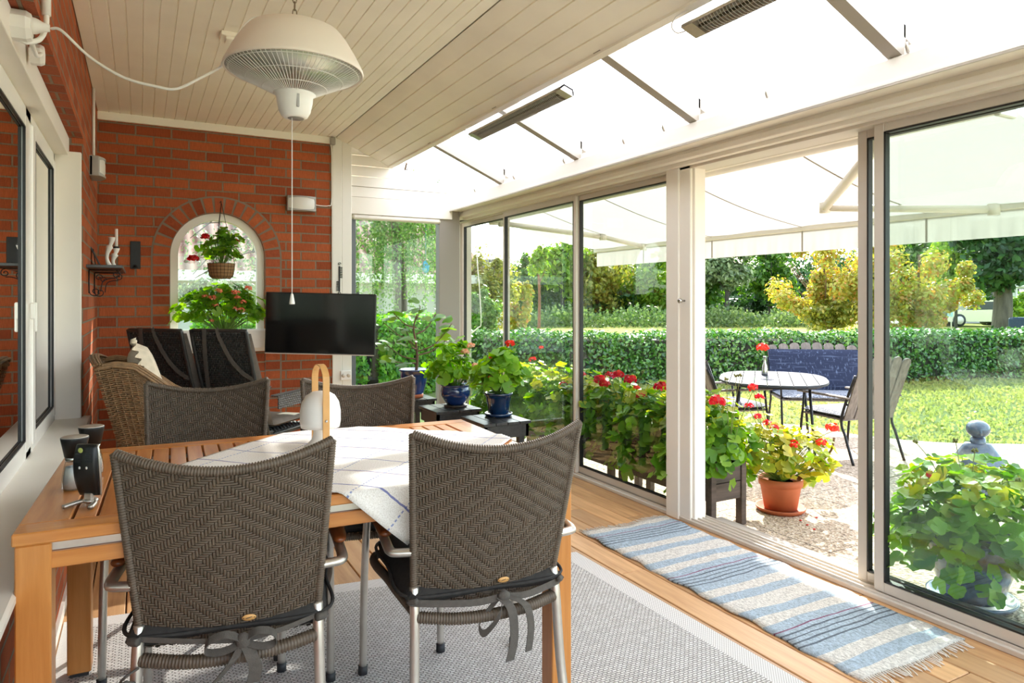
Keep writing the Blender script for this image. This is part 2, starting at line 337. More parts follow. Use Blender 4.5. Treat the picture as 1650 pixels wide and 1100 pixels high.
class MB:
    def __init__(s): s.v = []; s.f = []; s.sm = []
    def add(s, V, F, smooth=False, Mx=None):
        n = len(s.v)
        if Mx is not None: V = [Mx @ Vector(p) for p in V]
        s.v += [tuple(p) for p in V]; s.f += [tuple(i+n for i in f) for f in F]; s.sm += [smooth]*len(F); return s
    def box(s, a, b, Mx=None, bev=0):
        x0, y0, z0 = [min(p, q) for p, q in zip(a, b)]; x1, y1, z1 = [max(p, q) for p, q in zip(a, b)]
        if bev:
            e = min(bev, (x1-x0)/2.01, (y1-y0)/2.01, (z1-z0)/2.01); V = []
            for X in (0, 1):
                for Y in (0, 1):
                    for Z in (0, 1):
                        cx, cy, cz = (x0, x1)[X], (y0, y1)[Y], (z0, z1)[Z]; dx, dy, dz = (e, -e)[X], (e, -e)[Y], (e, -e)[Z]
                        V += [(cx, cy+dy, cz+dz), (cx+dx, cy, cz+dz), (cx+dx, cy+dy, cz)]
            I = lambda X, Y, Z, k: (X*4+Y*2+Z)*3+k
            F = []
            for A in (0, 1):
                F.append((I(A,0,0,0), I(A,1,0,0), I(A,1,1,0), I(A,0,1,0)) if A else (I(A,0,0,0), I(A,0,1,0), I(A,1,1,0), I(A,1,0,0)))
                F.append((I(0,A,0,1), I(0,A,1,1), I(1,A,1,1), I(1,A,0,1)) if A else (I(0,A,0,1), I(1,A,0,1), I(1,A,1,1), I(0,A,1,1)))
                F.append((I(0,0,A,2), I(1,0,A,2), I(1,1,A,2), I(0,1,A,2)) if A else (I(0,0,A,2), I(0,1,A,2), I(1,1,A,2), I(1,0,A,2)))
            for A in (0, 1):
                for B in (0, 1):
                    F.append((I(A,B,0,0), I(A,B,1,0), I(A,B,1,1), I(A,B,0,1)))
                    F.append((I(A,0,B,0), I(A,1,B,0), I(A,1,B,2), I(A,0,B,2)))
                    F.append((I(0,A,B,1), I(1,A,B,1), I(1,A,B,2), I(0,A,B,2)))
            for X in (0, 1):
                for Y in (0, 1):
                    for Z in (0, 1): F.append((I(X,Y,Z,0), I(X,Y,Z,1), I(X,Y,Z,2)))
            return s.add(V, F, False, Mx)
        V = [(x0,y0,z0),(x1,y0,z0),(x1,y1,z0),(x0,y1,z0),(x0,y0,z1),(x1,y0,z1),(x1,y1,z1),(x0,y1,z1)]
        return s.add(V, [(0,3,2,1),(4,5,6,7),(0,1,5,4),(1,2,6,5),(2,3,7,6),(3,0,4,7)], False, Mx)
    def prism(s, poly, d, Mx=None, smooth=False):
        """poly in a plane (list of 3D points), extruded by vector d"""
        n = len(poly); d = Vector(d); V = [Vector(p) for p in poly]+[Vector(p)+d for p in poly]
        F = [tuple(range(n))[::-1], tuple(range(n, 2*n))]+[(i, (i+1) % n, (i+1) % n+n, i+n) for i in range(n)]
        return s.add(V, F, smooth, Mx)
    def tube(s, P, r, n=8, caps=True, closed=False, Mx=None, flat=1, up=None):
        P = [Vector(p) for p in P]; m = len(P); V = []
        rr = r if hasattr(r, '__len__') else [r]*m
        pn = None
        for i, p in enumerate(P):
            a = P[(i-1) % m] if (i or closed) else p; b = P[(i+1) % m] if (i < m-1 or closed) else p
            t = (b-a).normalized() if (b-a).length > 1e-9 else Vector((0, 0, 1))
            if pn is None:
                ref = Vector(up) if up else (Vector((0, 0, 1)) if abs(t.z) < .9 else Vector((1, 0, 0)))
                nn = (ref-t*ref.dot(t)).normalized()
            else:
                nn = pn-t*pn.dot(t); nn = nn.normalized() if nn.length > 1e-6 else pn
            pn = nn; bb = t.cross(nn)
            for k in range(n):
                an = 2*math.pi*k/n; V.append(p+(bb*math.cos(an)+nn*math.sin(an)*flat)*rr[i])
        F = [(i*n+k, i*n+(k+1) % n, (i+1)*n+(k+1) % n, (i+1)*n+k) for i in range(m-1) for k in range(n)]
        if closed: F += [((m-1)*n+k, (m-1)*n+(k+1) % n, (k+1) % n, k) for k in range(n)]
        elif caps: F += [tuple(range(n))[::-1], tuple((m-1)*n+k for k in range(n))]
        return s.add(V, F, True, Mx)
    def lathe(s, prof, c=(0, 0, 0), n=32, Mx=None, sx=1, sy=1):
        """prof: list of (r, z)"""
        V = []; F = []; m = len(prof)
        for r, z in prof:
            for k in range(n):
                a = 2*math.pi*k/n; V.append((c[0]+r*math.cos(a)*sx, c[1]+r*math.sin(a)*sy, c[2]+z))
        for i in range(m-1):
            for k in range(n): F.append((i*n+k, i*n+(k+1) % n, (i+1)*n+(k+1) % n, (i+1)*n+k))
        if prof[0][0] > 1e-5: F.append(tuple(range(n))[::-1])
        if prof[-1][0] > 1e-5: F.append(tuple((m-1)*n+k for k in range(n)))
        return s.add(V, F, True, Mx)
    def ball(s, c, r, n=12, m=8, sc=(1, 1, 1), Mx=None):
        prof = [(max(1e-6, math.sin(math.pi*i/m)), -math.cos(math.pi*i/m)) for i in range(m+1)]
        V = []; F = []
        for a, z in prof:
            for k in range(n): V.append((c[0]+r*sc[0]*a*math.cos(2*math.pi*k/n), c[1]+r*sc[1]*a*math.sin(2*math.pi*k/n), c[2]+r*sc[2]*z))
        for i in range(m):
            for k in range(n): F.append((i*n+k, i*n+(k+1) % n, (i+1)*n+(k+1) % n, (i+1)*n+k))
        return s.add(V, F, True, Mx)
    def ribbon(s, P, w, side=None, th=.001):
        P = [Vector(p) for p in P]; V = []
        for i, p in enumerate(P):
            t = (P[min(i+1, len(P)-1)]-P[max(i-1, 0)]).normalized()
            sd = Vector(side[i] if isinstance(side, list) else side); nn = t.cross(sd).normalized()*th
            V += [p-sd*w/2-nn, p+sd*w/2-nn, p+sd*w/2+nn, p-sd*w/2+nn]
        n = len(P); F = [(i*4+k, i*4+(k+1) % 4, (i+1)*4+(k+1) % 4, (i+1)*4+k) for i in range(n-1) for k in range(4)]
        F += [(0, 3, 2, 1), tuple((n-1)*4+k for k in range(4))]
        return s.add(V, F, False)
    def build(s, name, mat, parent=None, loc=None, rot=None):
        me = bpy.data.meshes.new(name); me.from_pydata(s.v, [], s.f)
        me.polygons.foreach_set('use_smooth', s.sm); me.update()
        return link(name, me, mat, parent, loc, rot)
def curve(P, n=8, closed=False):
    """Catmull-Rom through P"""
    P = [Vector(p) for p in P]; out = []; m = len(P); seg = m if closed else m-1
    for i in range(seg):
        g = lambda j: P[j % m] if closed else P[max(0, min(m-1, j))]
        a, b, c, d = g(i-1), g(i), g(i+1), g(i+2)
        for k in range(n):
            t = k/n; out.append(.5*((2*b)+(c-a)*t+(2*a-5*b+4*c-d)*t*t+(3*b-a-3*c+d)*t**3))
    if not closed: out.append(P[-1])
    return out
def tag(o, label=None, cat=None, group=None, kind=None):
    if label: o['label'] = label
    if cat: o['category'] = cat
    if group: o['group'] = group
    if kind: o['kind'] = kind
    return o
def empty(name, loc=(0, 0, 0), rz=0, label=None, cat=None, group=None):
    o = bpy.data.objects.new(name, None); o.empty_display_size = .1; COL.objects.link(o); o.location = loc; o.rotation_euler = (0, 0, rz)
    return tag(o, label, cat, group)
def struct(o, label=None, cat=None): return tag(o, label, cat, None, 'structure')
def copy_tree(o, parent=None):
    c = o.copy(); COL.objects.link(c); c.parent = parent
    for ch in list(o.children): copy_tree(ch, c)
    return c
def bend(V0, f): return [f(Vector(p)) for p in V0]

# leaf clouds ------------------------------------------------------------
def frames(N, nrm, twist=None):
    n = nrm/np.linalg.norm(nrm, axis=1, keepdims=True)
    r = RNG.normal(size=(N, 3)); a = np.cross(n, r); a /= np.linalg.norm(a, axis=1, keepdims=True)+1e-9
    return a, np.cross(n, a), n
def cloud(P, nrm, size, kind='quad'):
    N = len(P); a, b, n = frames(N, nrm); size = np.broadcast_to(np.asarray(size), (N,))[:, None]
    if kind == 'quad':
        T = np.array([(-1, 0, 0), (0, -.55, .12), (1, 0, 0), (0, .55, .12)])
        F = np.array([(0, 1, 2, 3)])
    elif kind == 'petal':
        T = np.array([(1, 0, .1), (.5, .87, .1), (-.5, .87, .1), (-1, 0, .1), (-.5, -.87, .1), (.5, -.87, .1)]); F = np.array([(0, 1, 2, 3, 4, 5)])
    elif kind == 'ger':
        k = 13; an = np.linspace(.3, 2*np.pi-.3, k); rad = 1+.12*np.cos(an*9)
        T = np.vstack([[(.0, 0, -.12)], np.c_[rad*np.cos(an), rad*np.sin(an), .14+.10*np.cos(an*4.5)]])
        F = np.array([(0, i, i+1) for i in range(1, k)])
    elif kind == 'fig':
        an = np.linspace(.25, 2*np.pi-.25, 19); rad = .62+.4*np.abs(np.cos((an-np.pi)*1.35))**1.5
        T = np.vstack([[(.25, 0, 0)], np.c_[rad*np.cos(an), rad*np.sin(an), -.22*rad**2]])
        F = np.array([(0, i, i+1) for i in range(1, 19)])
    k = len(T)
    V = P[:, None, :]+size[:, None, :]*(T[None, :, 0:1]*a[:, None, :]+T[None, :, 1:2]*b[:, None, :]+T[None, :, 2:3]*n[:, None, :])
    Fx = (F[None]+np.arange(N)[:, None, None]*k).reshape(-1, F.shape[1])
    return V.reshape(-1, 3), Fx
def leaf_obj(name, P, nrm, size, mat, parent=None, kind='quad', smooth=False):
    V, F = cloud(np.asarray(P, float), np.asarray(nrm, float), size, kind)
    return link(name, raw_mesh(name, V, F, smooth), mat, parent)
def blob_points(n, c, r, lobes=14, shell=.75, lobe_r=.42):
    """points on a lumpy crown: lobes sit on the shell of an ellipsoid, leaves on the shell of lobes"""
    c = np.array(c, float); r = np.array(r, float)
    lobes = int(lobes*2.6); lobe_r = lobe_r*.62
    L = RNG.normal(size=(lobes, 3)); L /= np.linalg.norm(L, axis=1, keepdims=True); L *= (shell*RNG.uniform(.12, 1.25, (lobes, 1))**.6)
    i = RNG.integers(0, lobes, n); d = RNG.normal(size=(n, 3)); d /= np.linalg.norm(d, axis=1, keepdims=True)
    lr = lobe_r*RNG.uniform(.5, 1.5, lobes)[i][:, None]*RNG.uniform(.3, 1.25, (n, 1))**.7
    return c+(L[i]+d*lr)*r, d+np.array((0, 0, .35))+RNG.normal(size=(n, 3))*.5

# ================================================================== THE SETTING
XL, XG, YB, ZC = -.28, 2.70, 5.84, 2.62     # left wall face, glass line, back wall face, flat ceiling
def slope_z(x): return ZC-.42*(x-1.44)
# deck floor: boards run away from the camera
b = MB(); x = -.45; w = .132
while x < 2.74:
    y = -1.6
    off = random.uniform(1.2, 3.5)
    for y0, y1 in ((-1.6, off), (off+.003, 6.09)):
        b.box((x+.0025, y0, -.03), (min(x+w-.0025, 2.745), y1, 0), bev=.003)
    x += w
struct(b.build('floor', M['deck']))
struct(MB().box((-.5, -1.6, -.2), (2.74, 6.1, -.034)).build('floor_base', M['soil']))

# back brick wall with an arched opening
AX, AR, AZ = .537, .342, 1.588; ABOT = .875
ring = [(AX-AR, ABOT)]+[(AX-AR*math.cos(a), AZ+AR*math.sin(a)) for a in np.linspace(0, math.pi, 25)]+[(AX+AR, ABOT)]
def wall_with_arch(y, x0, x1, z0, z1, flip=1):
    V = []; F = []
    for (px, pz) in ring: V.append((px, y, pz))
    n = len(ring)
    for i, (px, pz) in enumerate(ring):      # outer partner on the frame of the wall
        if i == 0: V.append((x0, y, ABOT))
        elif i == n-1: V.append((x1, y, ABOT))
        else:
            a = math.pi*(i-1)/(n-3)
            if a < math.pi*.25: q = (x0, AZ+(z1-AZ)*a/(math.pi*.25))
            elif a > math.pi*.75: q = (x1, AZ+(z1-AZ)*(math.pi-a)/(math.pi*.25))
            else: q = (x0+(x1-x0)*(a-math.pi*.25)/(math.pi*.5), z1)
            V.append((q[0], y, q[1]))
    for i in range(n-1): F.append((i, i+1, n+i+1, n+i))
    k = len(V); V += [(x0, y, z0), (x1, y, z0)]
    F.append((k, k+1, 2*n-1, n)); F.append((n, 2*n-1, n-1, 0))
    return V, F
b = MB(); V, F = wall_with_arch(YB, XL-.15, 1.42, 0, ZC+.1); b.add(V, F)
V2, F2 = wall_with_arch(YB+.25, XL-.15, 1.42, 0, ZC+.1); b.add(V2, [f[::-1] for f in F2])
n = len(ring)
b.add([(p[0], YB, p[1]) for p in ring]+[(p[0], YB+.25, p[1]) for p in ring], [(i, n+i, n+i+1, i+1) for i in range(n-1)]+[(0, n-1, 2*n-1, n)])
b.add([(1.42, YB, 0), (1.42, YB+.25, 0), (1.42, YB+.25, ZC+.1), (1.42, YB, ZC+.1)], [(0, 1, 2, 3)])
wb = struct(b.build('wall_back', M['brick_back']))
# ring of header bricks around the opening
m = NM('arch_header_bricks'); geo = m.n('NewGeometry')
c = m.ramp(geo.outputs['Random Per Island'], (0, '#a25236'), (.5, '#b4603a'), (1, '#8e4429')); f = m.noise(22, 4, rough=.7)
g = m.n('VectorMath', operation='SCALE'); m.l(c, g.inputs[0]); m.l(m.math('MULTIPLY_ADD', f, .8, .6), g.inputs['Scale'])
M['arch_brick'] = m.done(m.bsdf(g.outputs[0], .85, 0, f, .8, .006, spec=.2))
M['mortar'] = simple('grey_brown_mortar', '#867665', .95, bump=.4)
b = MB(); N = 17; r0, r1 = AR+.006, AR+.117
for i in range(N):
    a0 = math.pi*i/N+.011; a1 = math.pi*(i+1)/N-.011; da = .009
    P = []
    for r, s_ in ((r0, .004), (r1, -.0)):
        pass
    q = [(r0, a0+.006), (r1, a0+.012), (r1, a1-.012), (r0, a1-.006)]
    b.prism([(AX-r*math.cos(a), YB-.006, AZ+r*math.sin(a)) for r, a in q], (0, .02, 0))
for s_ in (-1, 1):
    z = AZ-.008
    while z > .2:
        b.box((AX+s_*(r0), YB-.006, z-.062), (AX+s_*(r1), YB+.014, z)); z -= .0755
b.build('arch_bricks', M['arch_brick'], wb)
b = MB(); P0 = [(AX-AR-.001, .1)]+[(AX-(AR)*math.cos(a), AZ+(AR)*math.sin(a)) for a in np.linspace(0, math.pi, 33)]+[(AX+AR+.001, .1)]
P1 = [(AX-r1-.014, .1)]+[(AX-(r1+.014)*math.cos(a), AZ+(r1+.014)*math.sin(a)) for a in np.linspace(0, math.pi, 33)]+[(AX+r1+.014, .1)]
n = len(P0); b.add([(p[0], YB-.003, p[1]) for p in P0]+[(p[0], YB-.003, p[1]) for p in P1], [(i, i+1, n+i+1, n+i) for i in range(n-1)])
b.build('arch_mortar', M['mortar'], wb)

# left brick wall: window opening Y -1.4..4.45, z .60..2.135
OY0, OY1, OZ0, OZ1 = -1.3, 4.45, .58, 2.135
b = MB()
def quadx(x, y0, y1, z0, z1): b.add([(x, y0, z0), (x, y1, z0), (x, y1, z1), (x, y0, z1)], [(0, 1, 2, 3)])
for X in (XL, XL-.25):
    quadx(X, -1.7, YB+.1, 0, OZ0); quadx(X, -1.7, YB+.1, OZ1, ZC+.1); quadx(X, OY1, YB+.1, OZ0, OZ1); quadx(X, -1.7, OY0, OZ0, OZ1)
wl = struct(b.build('wall_left', M['brick_left']))
b = MB(); b.add([(XL, OY1, OZ0), (XL-.25, OY1, OZ0), (XL-.25, OY1, OZ1), (XL, OY1, OZ1)], [(0, 1, 2, 3)])
b.build('brick_reveal', M['brick_end'], wl)
m = brick('red_brick_soffit', 'xy', (.02, 0), c1='#a85a3c', c2='#8f4a33', bw=.3, rh=.13)
b = MB(); b.add([(XL, OY0, OZ1), (XL-.25, OY0, OZ1), (XL-.25, OY1, OZ1), (XL, OY1, OZ1)], [(0, 1, 2, 3)])
b.build('brick_soffit', m, wl)
struct(MB().box((XL, -1.6, 0), (XL+.012, YB, .045)).build('baseboard_left', M['white']))
struct(MB().box((XL, YB-.012, 0), (1.42, YB, .045)).build('baseboard_back', M['white']))

# window_1: white frame in its lining
WX = -.407
t = tag(empty('window_1', (0, 0, 0)), kind='structure')
b = MB()   # lining boards: head, far jamb
b.box((-.47, OY0, 2.03), (-.345, OY1, OZ1-.004), bev=.002); b.box((-.47, 4.40, .6), (-.287, OY1-.004, 2.05), bev=.002)
b.build('window_lining', M['panel'], t)
b = MB()
FZ0, FZ1 = .605, 2.03
b.box((WX-.06, -1.2, FZ1-.045), (WX, 4.40, FZ1), bev=.004); b.box((WX-.06, -1.2, FZ0), (WX, 4.40, FZ0+.035), bev=.004)
for y0, y1 in ((4.36, 4.40), (3.36, 3.50), (1.2, 1.34), (-1.2, -1.1)): b.box((WX-.06, y0, FZ0), (WX, y1, FZ1), bev=.004)
b.build('window_frame', M['pvc'], t)
for (y0, y1) in ((3.50, 4.36), (1.34, 3.36), (-1.1, 1.2)):
    s_ = MB(); z0, z1 = FZ0+.035, FZ1-.045; fw = .075 if y1 < 4 else .085
    s_.box((WX-.05, y0, z0), (WX+.008, y0+fw, z1), bev=.006); s_.box((WX-.05, y1-fw, z0), (WX+.008, y1, z1), bev=.006)
    s_.box((WX-.05, y0+fw, z0), (WX+.008, y1-fw, z0+.055), bev=.006); s_.box((WX-.05, y0+fw, z1-.055), (WX+.008, y1-fw, z1), bev=.006)
    so = s_.build('window_sash', M['pvc'], t)
    g = MB(); g.box((WX-.008, y0+fw-.004, z0+.05), (WX-.004, y1-fw+.004, z1-.05)); g.build('glass', M['coated'], so)
    g = MB(); z0 += .053; z1 -= .053; ya, yb = y0+fw, y1-fw
    for A, B in (((ya-.001, z0), (ya+.006, z1)), ((yb-.006, z0), (yb+.001, z1)), ((ya, z0), (yb, z0+.006)), ((ya, z1-.006), (yb, z1))): g.box((WX-.001, A[0], A[1]), (WX+.0085, B[0], B[1]))
    g.build('seal', M['seal'], so)
g = MB(); g.box((WX+.008, 3.385, 1.17), (WX+.03, 3.41, 1.24), bev=.006); g.box((WX+.022, 3.388, 1.12), (WX+.034, 3.407, 1.24), bev=.004)
g.build('handle', M['pvc'], t)
b = MB(); b.prism([(WX, OY0, .585), (-.250, OY0, .585), (-.240, OY0, .59), (-.240, OY0, .603), (-.247, OY0, .61), (WX, OY0, .61)], (0, 2.95, 0))
b.prism([(WX, 1.653, .585), (-.250, 1.653, .585), (-.240, 1.653, .59), (-.240, 1.653, .603), (-.247, 1.653, .61), (WX, 1.653, .61)], (0, 2.82, 0))
b.build('window_sill', M['white'], t)
# the room behind that window is dim
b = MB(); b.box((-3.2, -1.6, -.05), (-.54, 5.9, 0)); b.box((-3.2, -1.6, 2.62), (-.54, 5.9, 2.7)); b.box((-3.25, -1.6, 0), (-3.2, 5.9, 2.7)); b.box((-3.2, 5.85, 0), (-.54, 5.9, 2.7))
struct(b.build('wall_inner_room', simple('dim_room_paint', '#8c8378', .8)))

# ceiling: flat boards then sloped boards, all grooves along the room
prof = []
def board_run(p0, p1, pitch, g=.007, dz=.007):
    d = Vector(p1)-Vector(p0); L = d.length; d.normalize(); nrm = Vector((d.y, -d.x)); nrm = Vector((-d.y, d.x)) if nrm.y < 0 else nrm
    k = round(L/pitch); pt = L/k
    for i in range(k):
        s0, s1 = i*pt, (i+1)*pt
        for s_, h in ((s0+g*.5, 0), (s1-g*.5, 0), (s1-g*.3, dz), (s1+g*.3, dz)):
            q = Vector(p0)+d*s_+nrm*h; prof.append((q.x, q.y))
board_run((XL, ZC), (1.445, ZC), .0725)
nflat = len(prof)
b = MB(); Y0, Y1 = -1.6, YB
def extr(pr, Y0, Y1): 
    n = len(pr); return [(x, Y0, z) for x, z in pr]+[(x, Y1, z) for x, z in pr], [(i, i+1, n+i+1, n+i) for i in range(n-1)]
V, F = extr(prof, Y0, Y1); b.add(V, F); b.box((XL-.2, Y0, ZC+.02), (1.45, Y1, ZC+.06))
ceil_o = struct(b.build('ceiling', M['cream']))
prof = []; board_run((1.445, ZC), (1.93, slope_z(1.93)), .107, .009, .009)
b = MB(); V, F = extr(prof, Y0, Y1); b.add(V, F)
b.prism([(1.445, Y0, ZC+.02), (1.93, Y0, slope_z(1.93)+.02), (1.93, Y0, slope_z(1.93)+.06), (1.445, Y0, ZC+.06)], (0, Y1-Y0, 0))
b.prism([(1.905, Y0, slope_z(1.905)-.012), (1.935, Y0, slope_z(1.935)-.012), (1.935, Y0, slope_z(1.93)+.13), (1.905, Y0, slope_z(1.905)+.13)], (0, Y1-Y0, 0))
b.build('sloped_boards', M['cream'], ceil_o)
struct(MB().box((XL, YB-.02, 2.562), (1.43, YB, ZC), bev=.002).build('trim_1', M['cream']))
# translucent roof panels, rafters, eaves beam
rt = tag(empty('ceiling_roof_glazing', (0, 0, 0)), kind='structure')
RY = [-.554, .526, 1.606, 2.686, 3.766, 4.846]
ry = [-1.6]+RY+[YB]
for i in range(len(ry)-1):
    q = MB(); y0, y1 = ry[i]+.004, ry[i+1]-.004
    q.add([(1.9, y0, slope_z(1.9)+.125), (3.0, y0, slope_z(3.0)+.125), (3.0, y1, slope_z(3.0)+.125), (1.9, y1, slope_z(1.9)+.125)], [(0, 1, 2, 3)])
    q.build('roof_panel', M['poly'], rt)
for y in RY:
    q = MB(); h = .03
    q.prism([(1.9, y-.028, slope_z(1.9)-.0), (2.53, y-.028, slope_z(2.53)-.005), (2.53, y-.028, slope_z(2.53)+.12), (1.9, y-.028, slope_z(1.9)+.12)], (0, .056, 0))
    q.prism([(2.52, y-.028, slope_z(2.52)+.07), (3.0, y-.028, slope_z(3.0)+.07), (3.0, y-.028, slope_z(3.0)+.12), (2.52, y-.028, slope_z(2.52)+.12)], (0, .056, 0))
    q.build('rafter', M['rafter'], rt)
    q = MB(); q.prism([(1.94, y+.0285, slope_z(1.94)+.100), (2.52, y+.0285, slope_z(2.52)+.100), (2.52, y+.0285, slope_z(2.52)+.115), (1.94, y+.0285, slope_z(1.94)+.115)], (0, .006, 0))
    q.build('glazing_strip', M['tube'], rt)
b = MB()
b.box((2.50, Y0, 2.075), (2.58, 5.9, 2.165), bev=.004)
b.box((2.495, Y0, 2.068), (2.66, 5.9, 2.078)); b.box((2.52, Y0, 2.16), (2.60, 5.9, 2.2))
struct(b.build('trim_2', M['panel']))
b = MB(); b.box((2.625, Y0, 2.045), (2.72, 6.12, 2.10), bev=.004); b.box((2.61, Y0, 2.02), (2.66, 6.12, 2.05), bev=.004); b.box((2.66, Y0, 2.0), (2.86, 6.12, 2.2))
struct(b.build('trim_3', M['panel']))
b = MB(); b.box((2.492, Y0, 2.0585), (2.502, 5.9, 2.066)); 
for y in [3.9, 4.6, 3.25, 2.9, 2.2, 1.55, 5.3]:
    b.tube([(2.50, y, 2.165), (2.49, y, 2.185), (2.485, y-.004, 2.20)], .006, 6)
for y in (4.3, 3.42, 2.98, 1.94, 1.5):
    for s_ in (-.012, .012): b.tube([(2.6245, y+s_, 2.075), (2.618, y+s_, 2.075)], .004, 6)
b.build('screw_hooks', M['tube'], bpy.data.objects['trim_3'])

# sliding glass: bottom track, head track, mullions and panes
b = MB(); b.box((2.695, Y0, 0), (2.83, 6.1, .022), bev=.003)
for x in (2.71, 2.745, 2.78, 2.815): b.box((x-.003, Y0, .02), (x+.003, 6.1, .032))
b.box((2.70, Y0, 1.985), (2.83, 6.1, 2.03), bev=.003)
struct(b.build('trim_4', M['alu']))
def sash(nm, x, y0, y1, w0=.03, w1=.03, z0=.03, z1=1.99, rail=.045, top=.04, glass=True, mat='alu'):
    t = tag(empty(nm, (0, 0, 0)), kind='structure')
    f = MB(); f.box((x-.014, y0, z0), (x+.014, y0+w0, z1), bev=.003); f.box((x-.014, y1-w1, z0), (x+.014, y1, z1), bev=.003)
    f.box((x-.014, y0+w0, z0), (x+.014, y1-w1, z0+rail), bev=.003); f.box((x-.014, y0+w0, z1-top), (x+.014, y1-w1, z1), bev=.003)
    f.build('door_frame', M[mat], t)
    s_ = MB(); a, b_, c, d = y0+w0, y1-w1, z0+rail, z1-top
    for A, B in (((a, c), (a+.007, d)), ((b_-.007, c), (b_, d)), ((a, c), (b_, c+.007)), ((a, d-.007), (b_, d))): s_.box((x-.0145, A[0], A[1]), (x+.0145, B[0], B[1]))
    s_.build('seal', M['seal'], t)
    MB().box((x-.002, a, c), (x+.002, b_, d)).build('glass', M['clear'], t)
    return t
sash('door_1', 2.745, 5.16, 6.10, .03, .05)
sash('door_2', 2.715, 4.07, 5.18, .03, .03)
sash('door_3', 2.745, 3.09, 4.10, .04, .035)
b = MB(); b.box((2.69, 3.0, 0), (2.80, 3.107, 2.03), bev=.004)
b.box((2.70, 2.915, 0), (2.72, 3.0, 2.03), bev=.003); b.box((2.72, 2.90, 0), (2.80, 2.945, 2.03), bev=.003)
pst = struct(b.build('trim_5', M['panel']))
b = MB(); b.tube([(2.70, 2.96, 1.245), (2.655, 2.96, 1.245)], [.006, .006], 8); b.lathe([(.006, 0), (.012, .006), (.014, .02), (.008, .026)], (0, 0, 0), 12, Matrix.Translation((2.68, 2.96, 1.245)) @ Matrix.Rotation(-math.pi/2, 4, 'Y'))
b.build('knob', M['steel'], pst)
sash('door_4', 2.785, 1.0, 1.945, .03, .045)
sash('door_5', 2.735, .42, 1.835, .04, .045)
sash('door_6', 2.785, -1.5, .5, .04, .04)
# corner post and far glass wall
PY = 5.86
struct(MB().box((2.40, PY, 0), (2.605, PY+.09, 2.07), bev=.004).build('trim_6', M['post']))
struct(MB().box((2.66, 6.09, 0), (2.83, 6.14, 2.2)).build('trim_7', M['alu']))
struct(MB().box((2.58, PY+.05, 2.0), (2.70, 6.14, 2.2)).build('trim_9', M['panel']))
b = MB(); b.box((1.42, YB-.012, 0), (1.50, YB+.2, 2.66), bev=.003); b.box((1.503, YB-.006, 0), (1.585, YB+.2, 2.66), bev=.003)
pil = struct(b.build('wall_pillar', M['white']))
# siding above the far window
b = MB(); zs = [1.985, 2.135, 2.225, 2.315, 2.405, 2.495, 2.585, 2.70]
for i in range(len(zs)-1):
    z0, z1 = zs[i], zs[i+1]; x1 = 2.52 if i == 0 else min(2.52, 1.44+(ZC-z0)/.42+.1)
    off = 0 if i == 0 else .008
    b.prism([(1.585, YB+off, z0+.004), (x1, YB+off, z0+.004), (x1, YB+off+.006 if i else YB+off, z1), (1.585, YB+off+.006 if i else YB+off, z1)], (0, .03, 0))
b.box((1.585, YB+.03, 1.985), (2.52, YB+.1, 2.24))
struct(b.build('wall_siding', M['panel']))
t = tag(empty('window_2', (0, 0, 0)), kind='structure')
b = MB(); b.box((1.585, YB+.05, 0), (1.60, YB+.12, 1.99)); b.box((1.585, YB+.05, 0), (2.41, YB+.12, .05)); b.build('window_frame', M['alu'], t)
b = MB(); b.box((1.60, YB+.05, .05), (1.638, YB+.11, 1.95), bev=.004); b.build('dark_stile', simple('dark_grey_stile', '#5d6267', .4), t)
MB().box((1.638, YB+.08, .05), (2.40, YB+.084, 1.96)).build('glass', M['clear_soft'], t)
b = MB(); b.box((1.60, YB+.0, 1.945), (2.41, YB+.07, 1.985), bev=.012); b.build('blind_housing', M['alu_light'], t)
# arched window frame
t = tag(empty('window_3', (0, 0, 0)), kind='structure')
b = MB(); fy0, fy1 = YB+.03, YB+.10; ri, ro = AR-.055, AR
O = [(AX-ro, ABOT)]+[(AX-ro*math.cos(a), AZ+ro*math.sin(a)) for a in np.linspace(0, math.pi, 33)]+[(AX+ro, ABOT)]
I = [(AX-ri, ABOT)]+[(AX-ri*math.cos(a), AZ+ri*math.sin(a)) for a in np.linspace(0, math.pi, 33)]+[(AX+ri, ABOT)]
n = len(O); V = [(p[0], fy0, p[1]) for p in O]+[(p[0], fy0, p[1]) for p in I]+[(p[0], fy1, p[1]) for p in O]+[(p[0], fy1, p[1]) for p in I]
F = []
for i in range(n-1): F += [(i, n+i, n+i+1, i+1), (2*n+i, 2*n+i+1, 3*n+i+1, 3*n+i), (n+i, 3*n+i, 3*n+i+1, n+i+1)]
b.add(V, F); b.box((AX-ro, fy0, ABOT), (AX+ro, fy1, ABOT+.05)); b.build('window_frame', M['panel'], t)
b = MB(); b.box((AX-ri, YB+.06, ABOT+.05), (AX+ri, YB+.063, AZ)); V = [(AX, YB+.06, AZ)]+[(AX-ri*math.cos(a), YB+.06, AZ+ri*math.sin(a)) for a in np.linspace(0, math.pi, 33)]
b.add(V, [(0, i, i+1) for i in range(1, 33)]); b.build('glass', M['clear_soft'], t)
b = MB(); b.box((AX-AR-.02, YB-.09, ABOT-.03), (AX+AR+.02, YB+.03, ABOT)); b.build('window_sill', M['panel'], t)

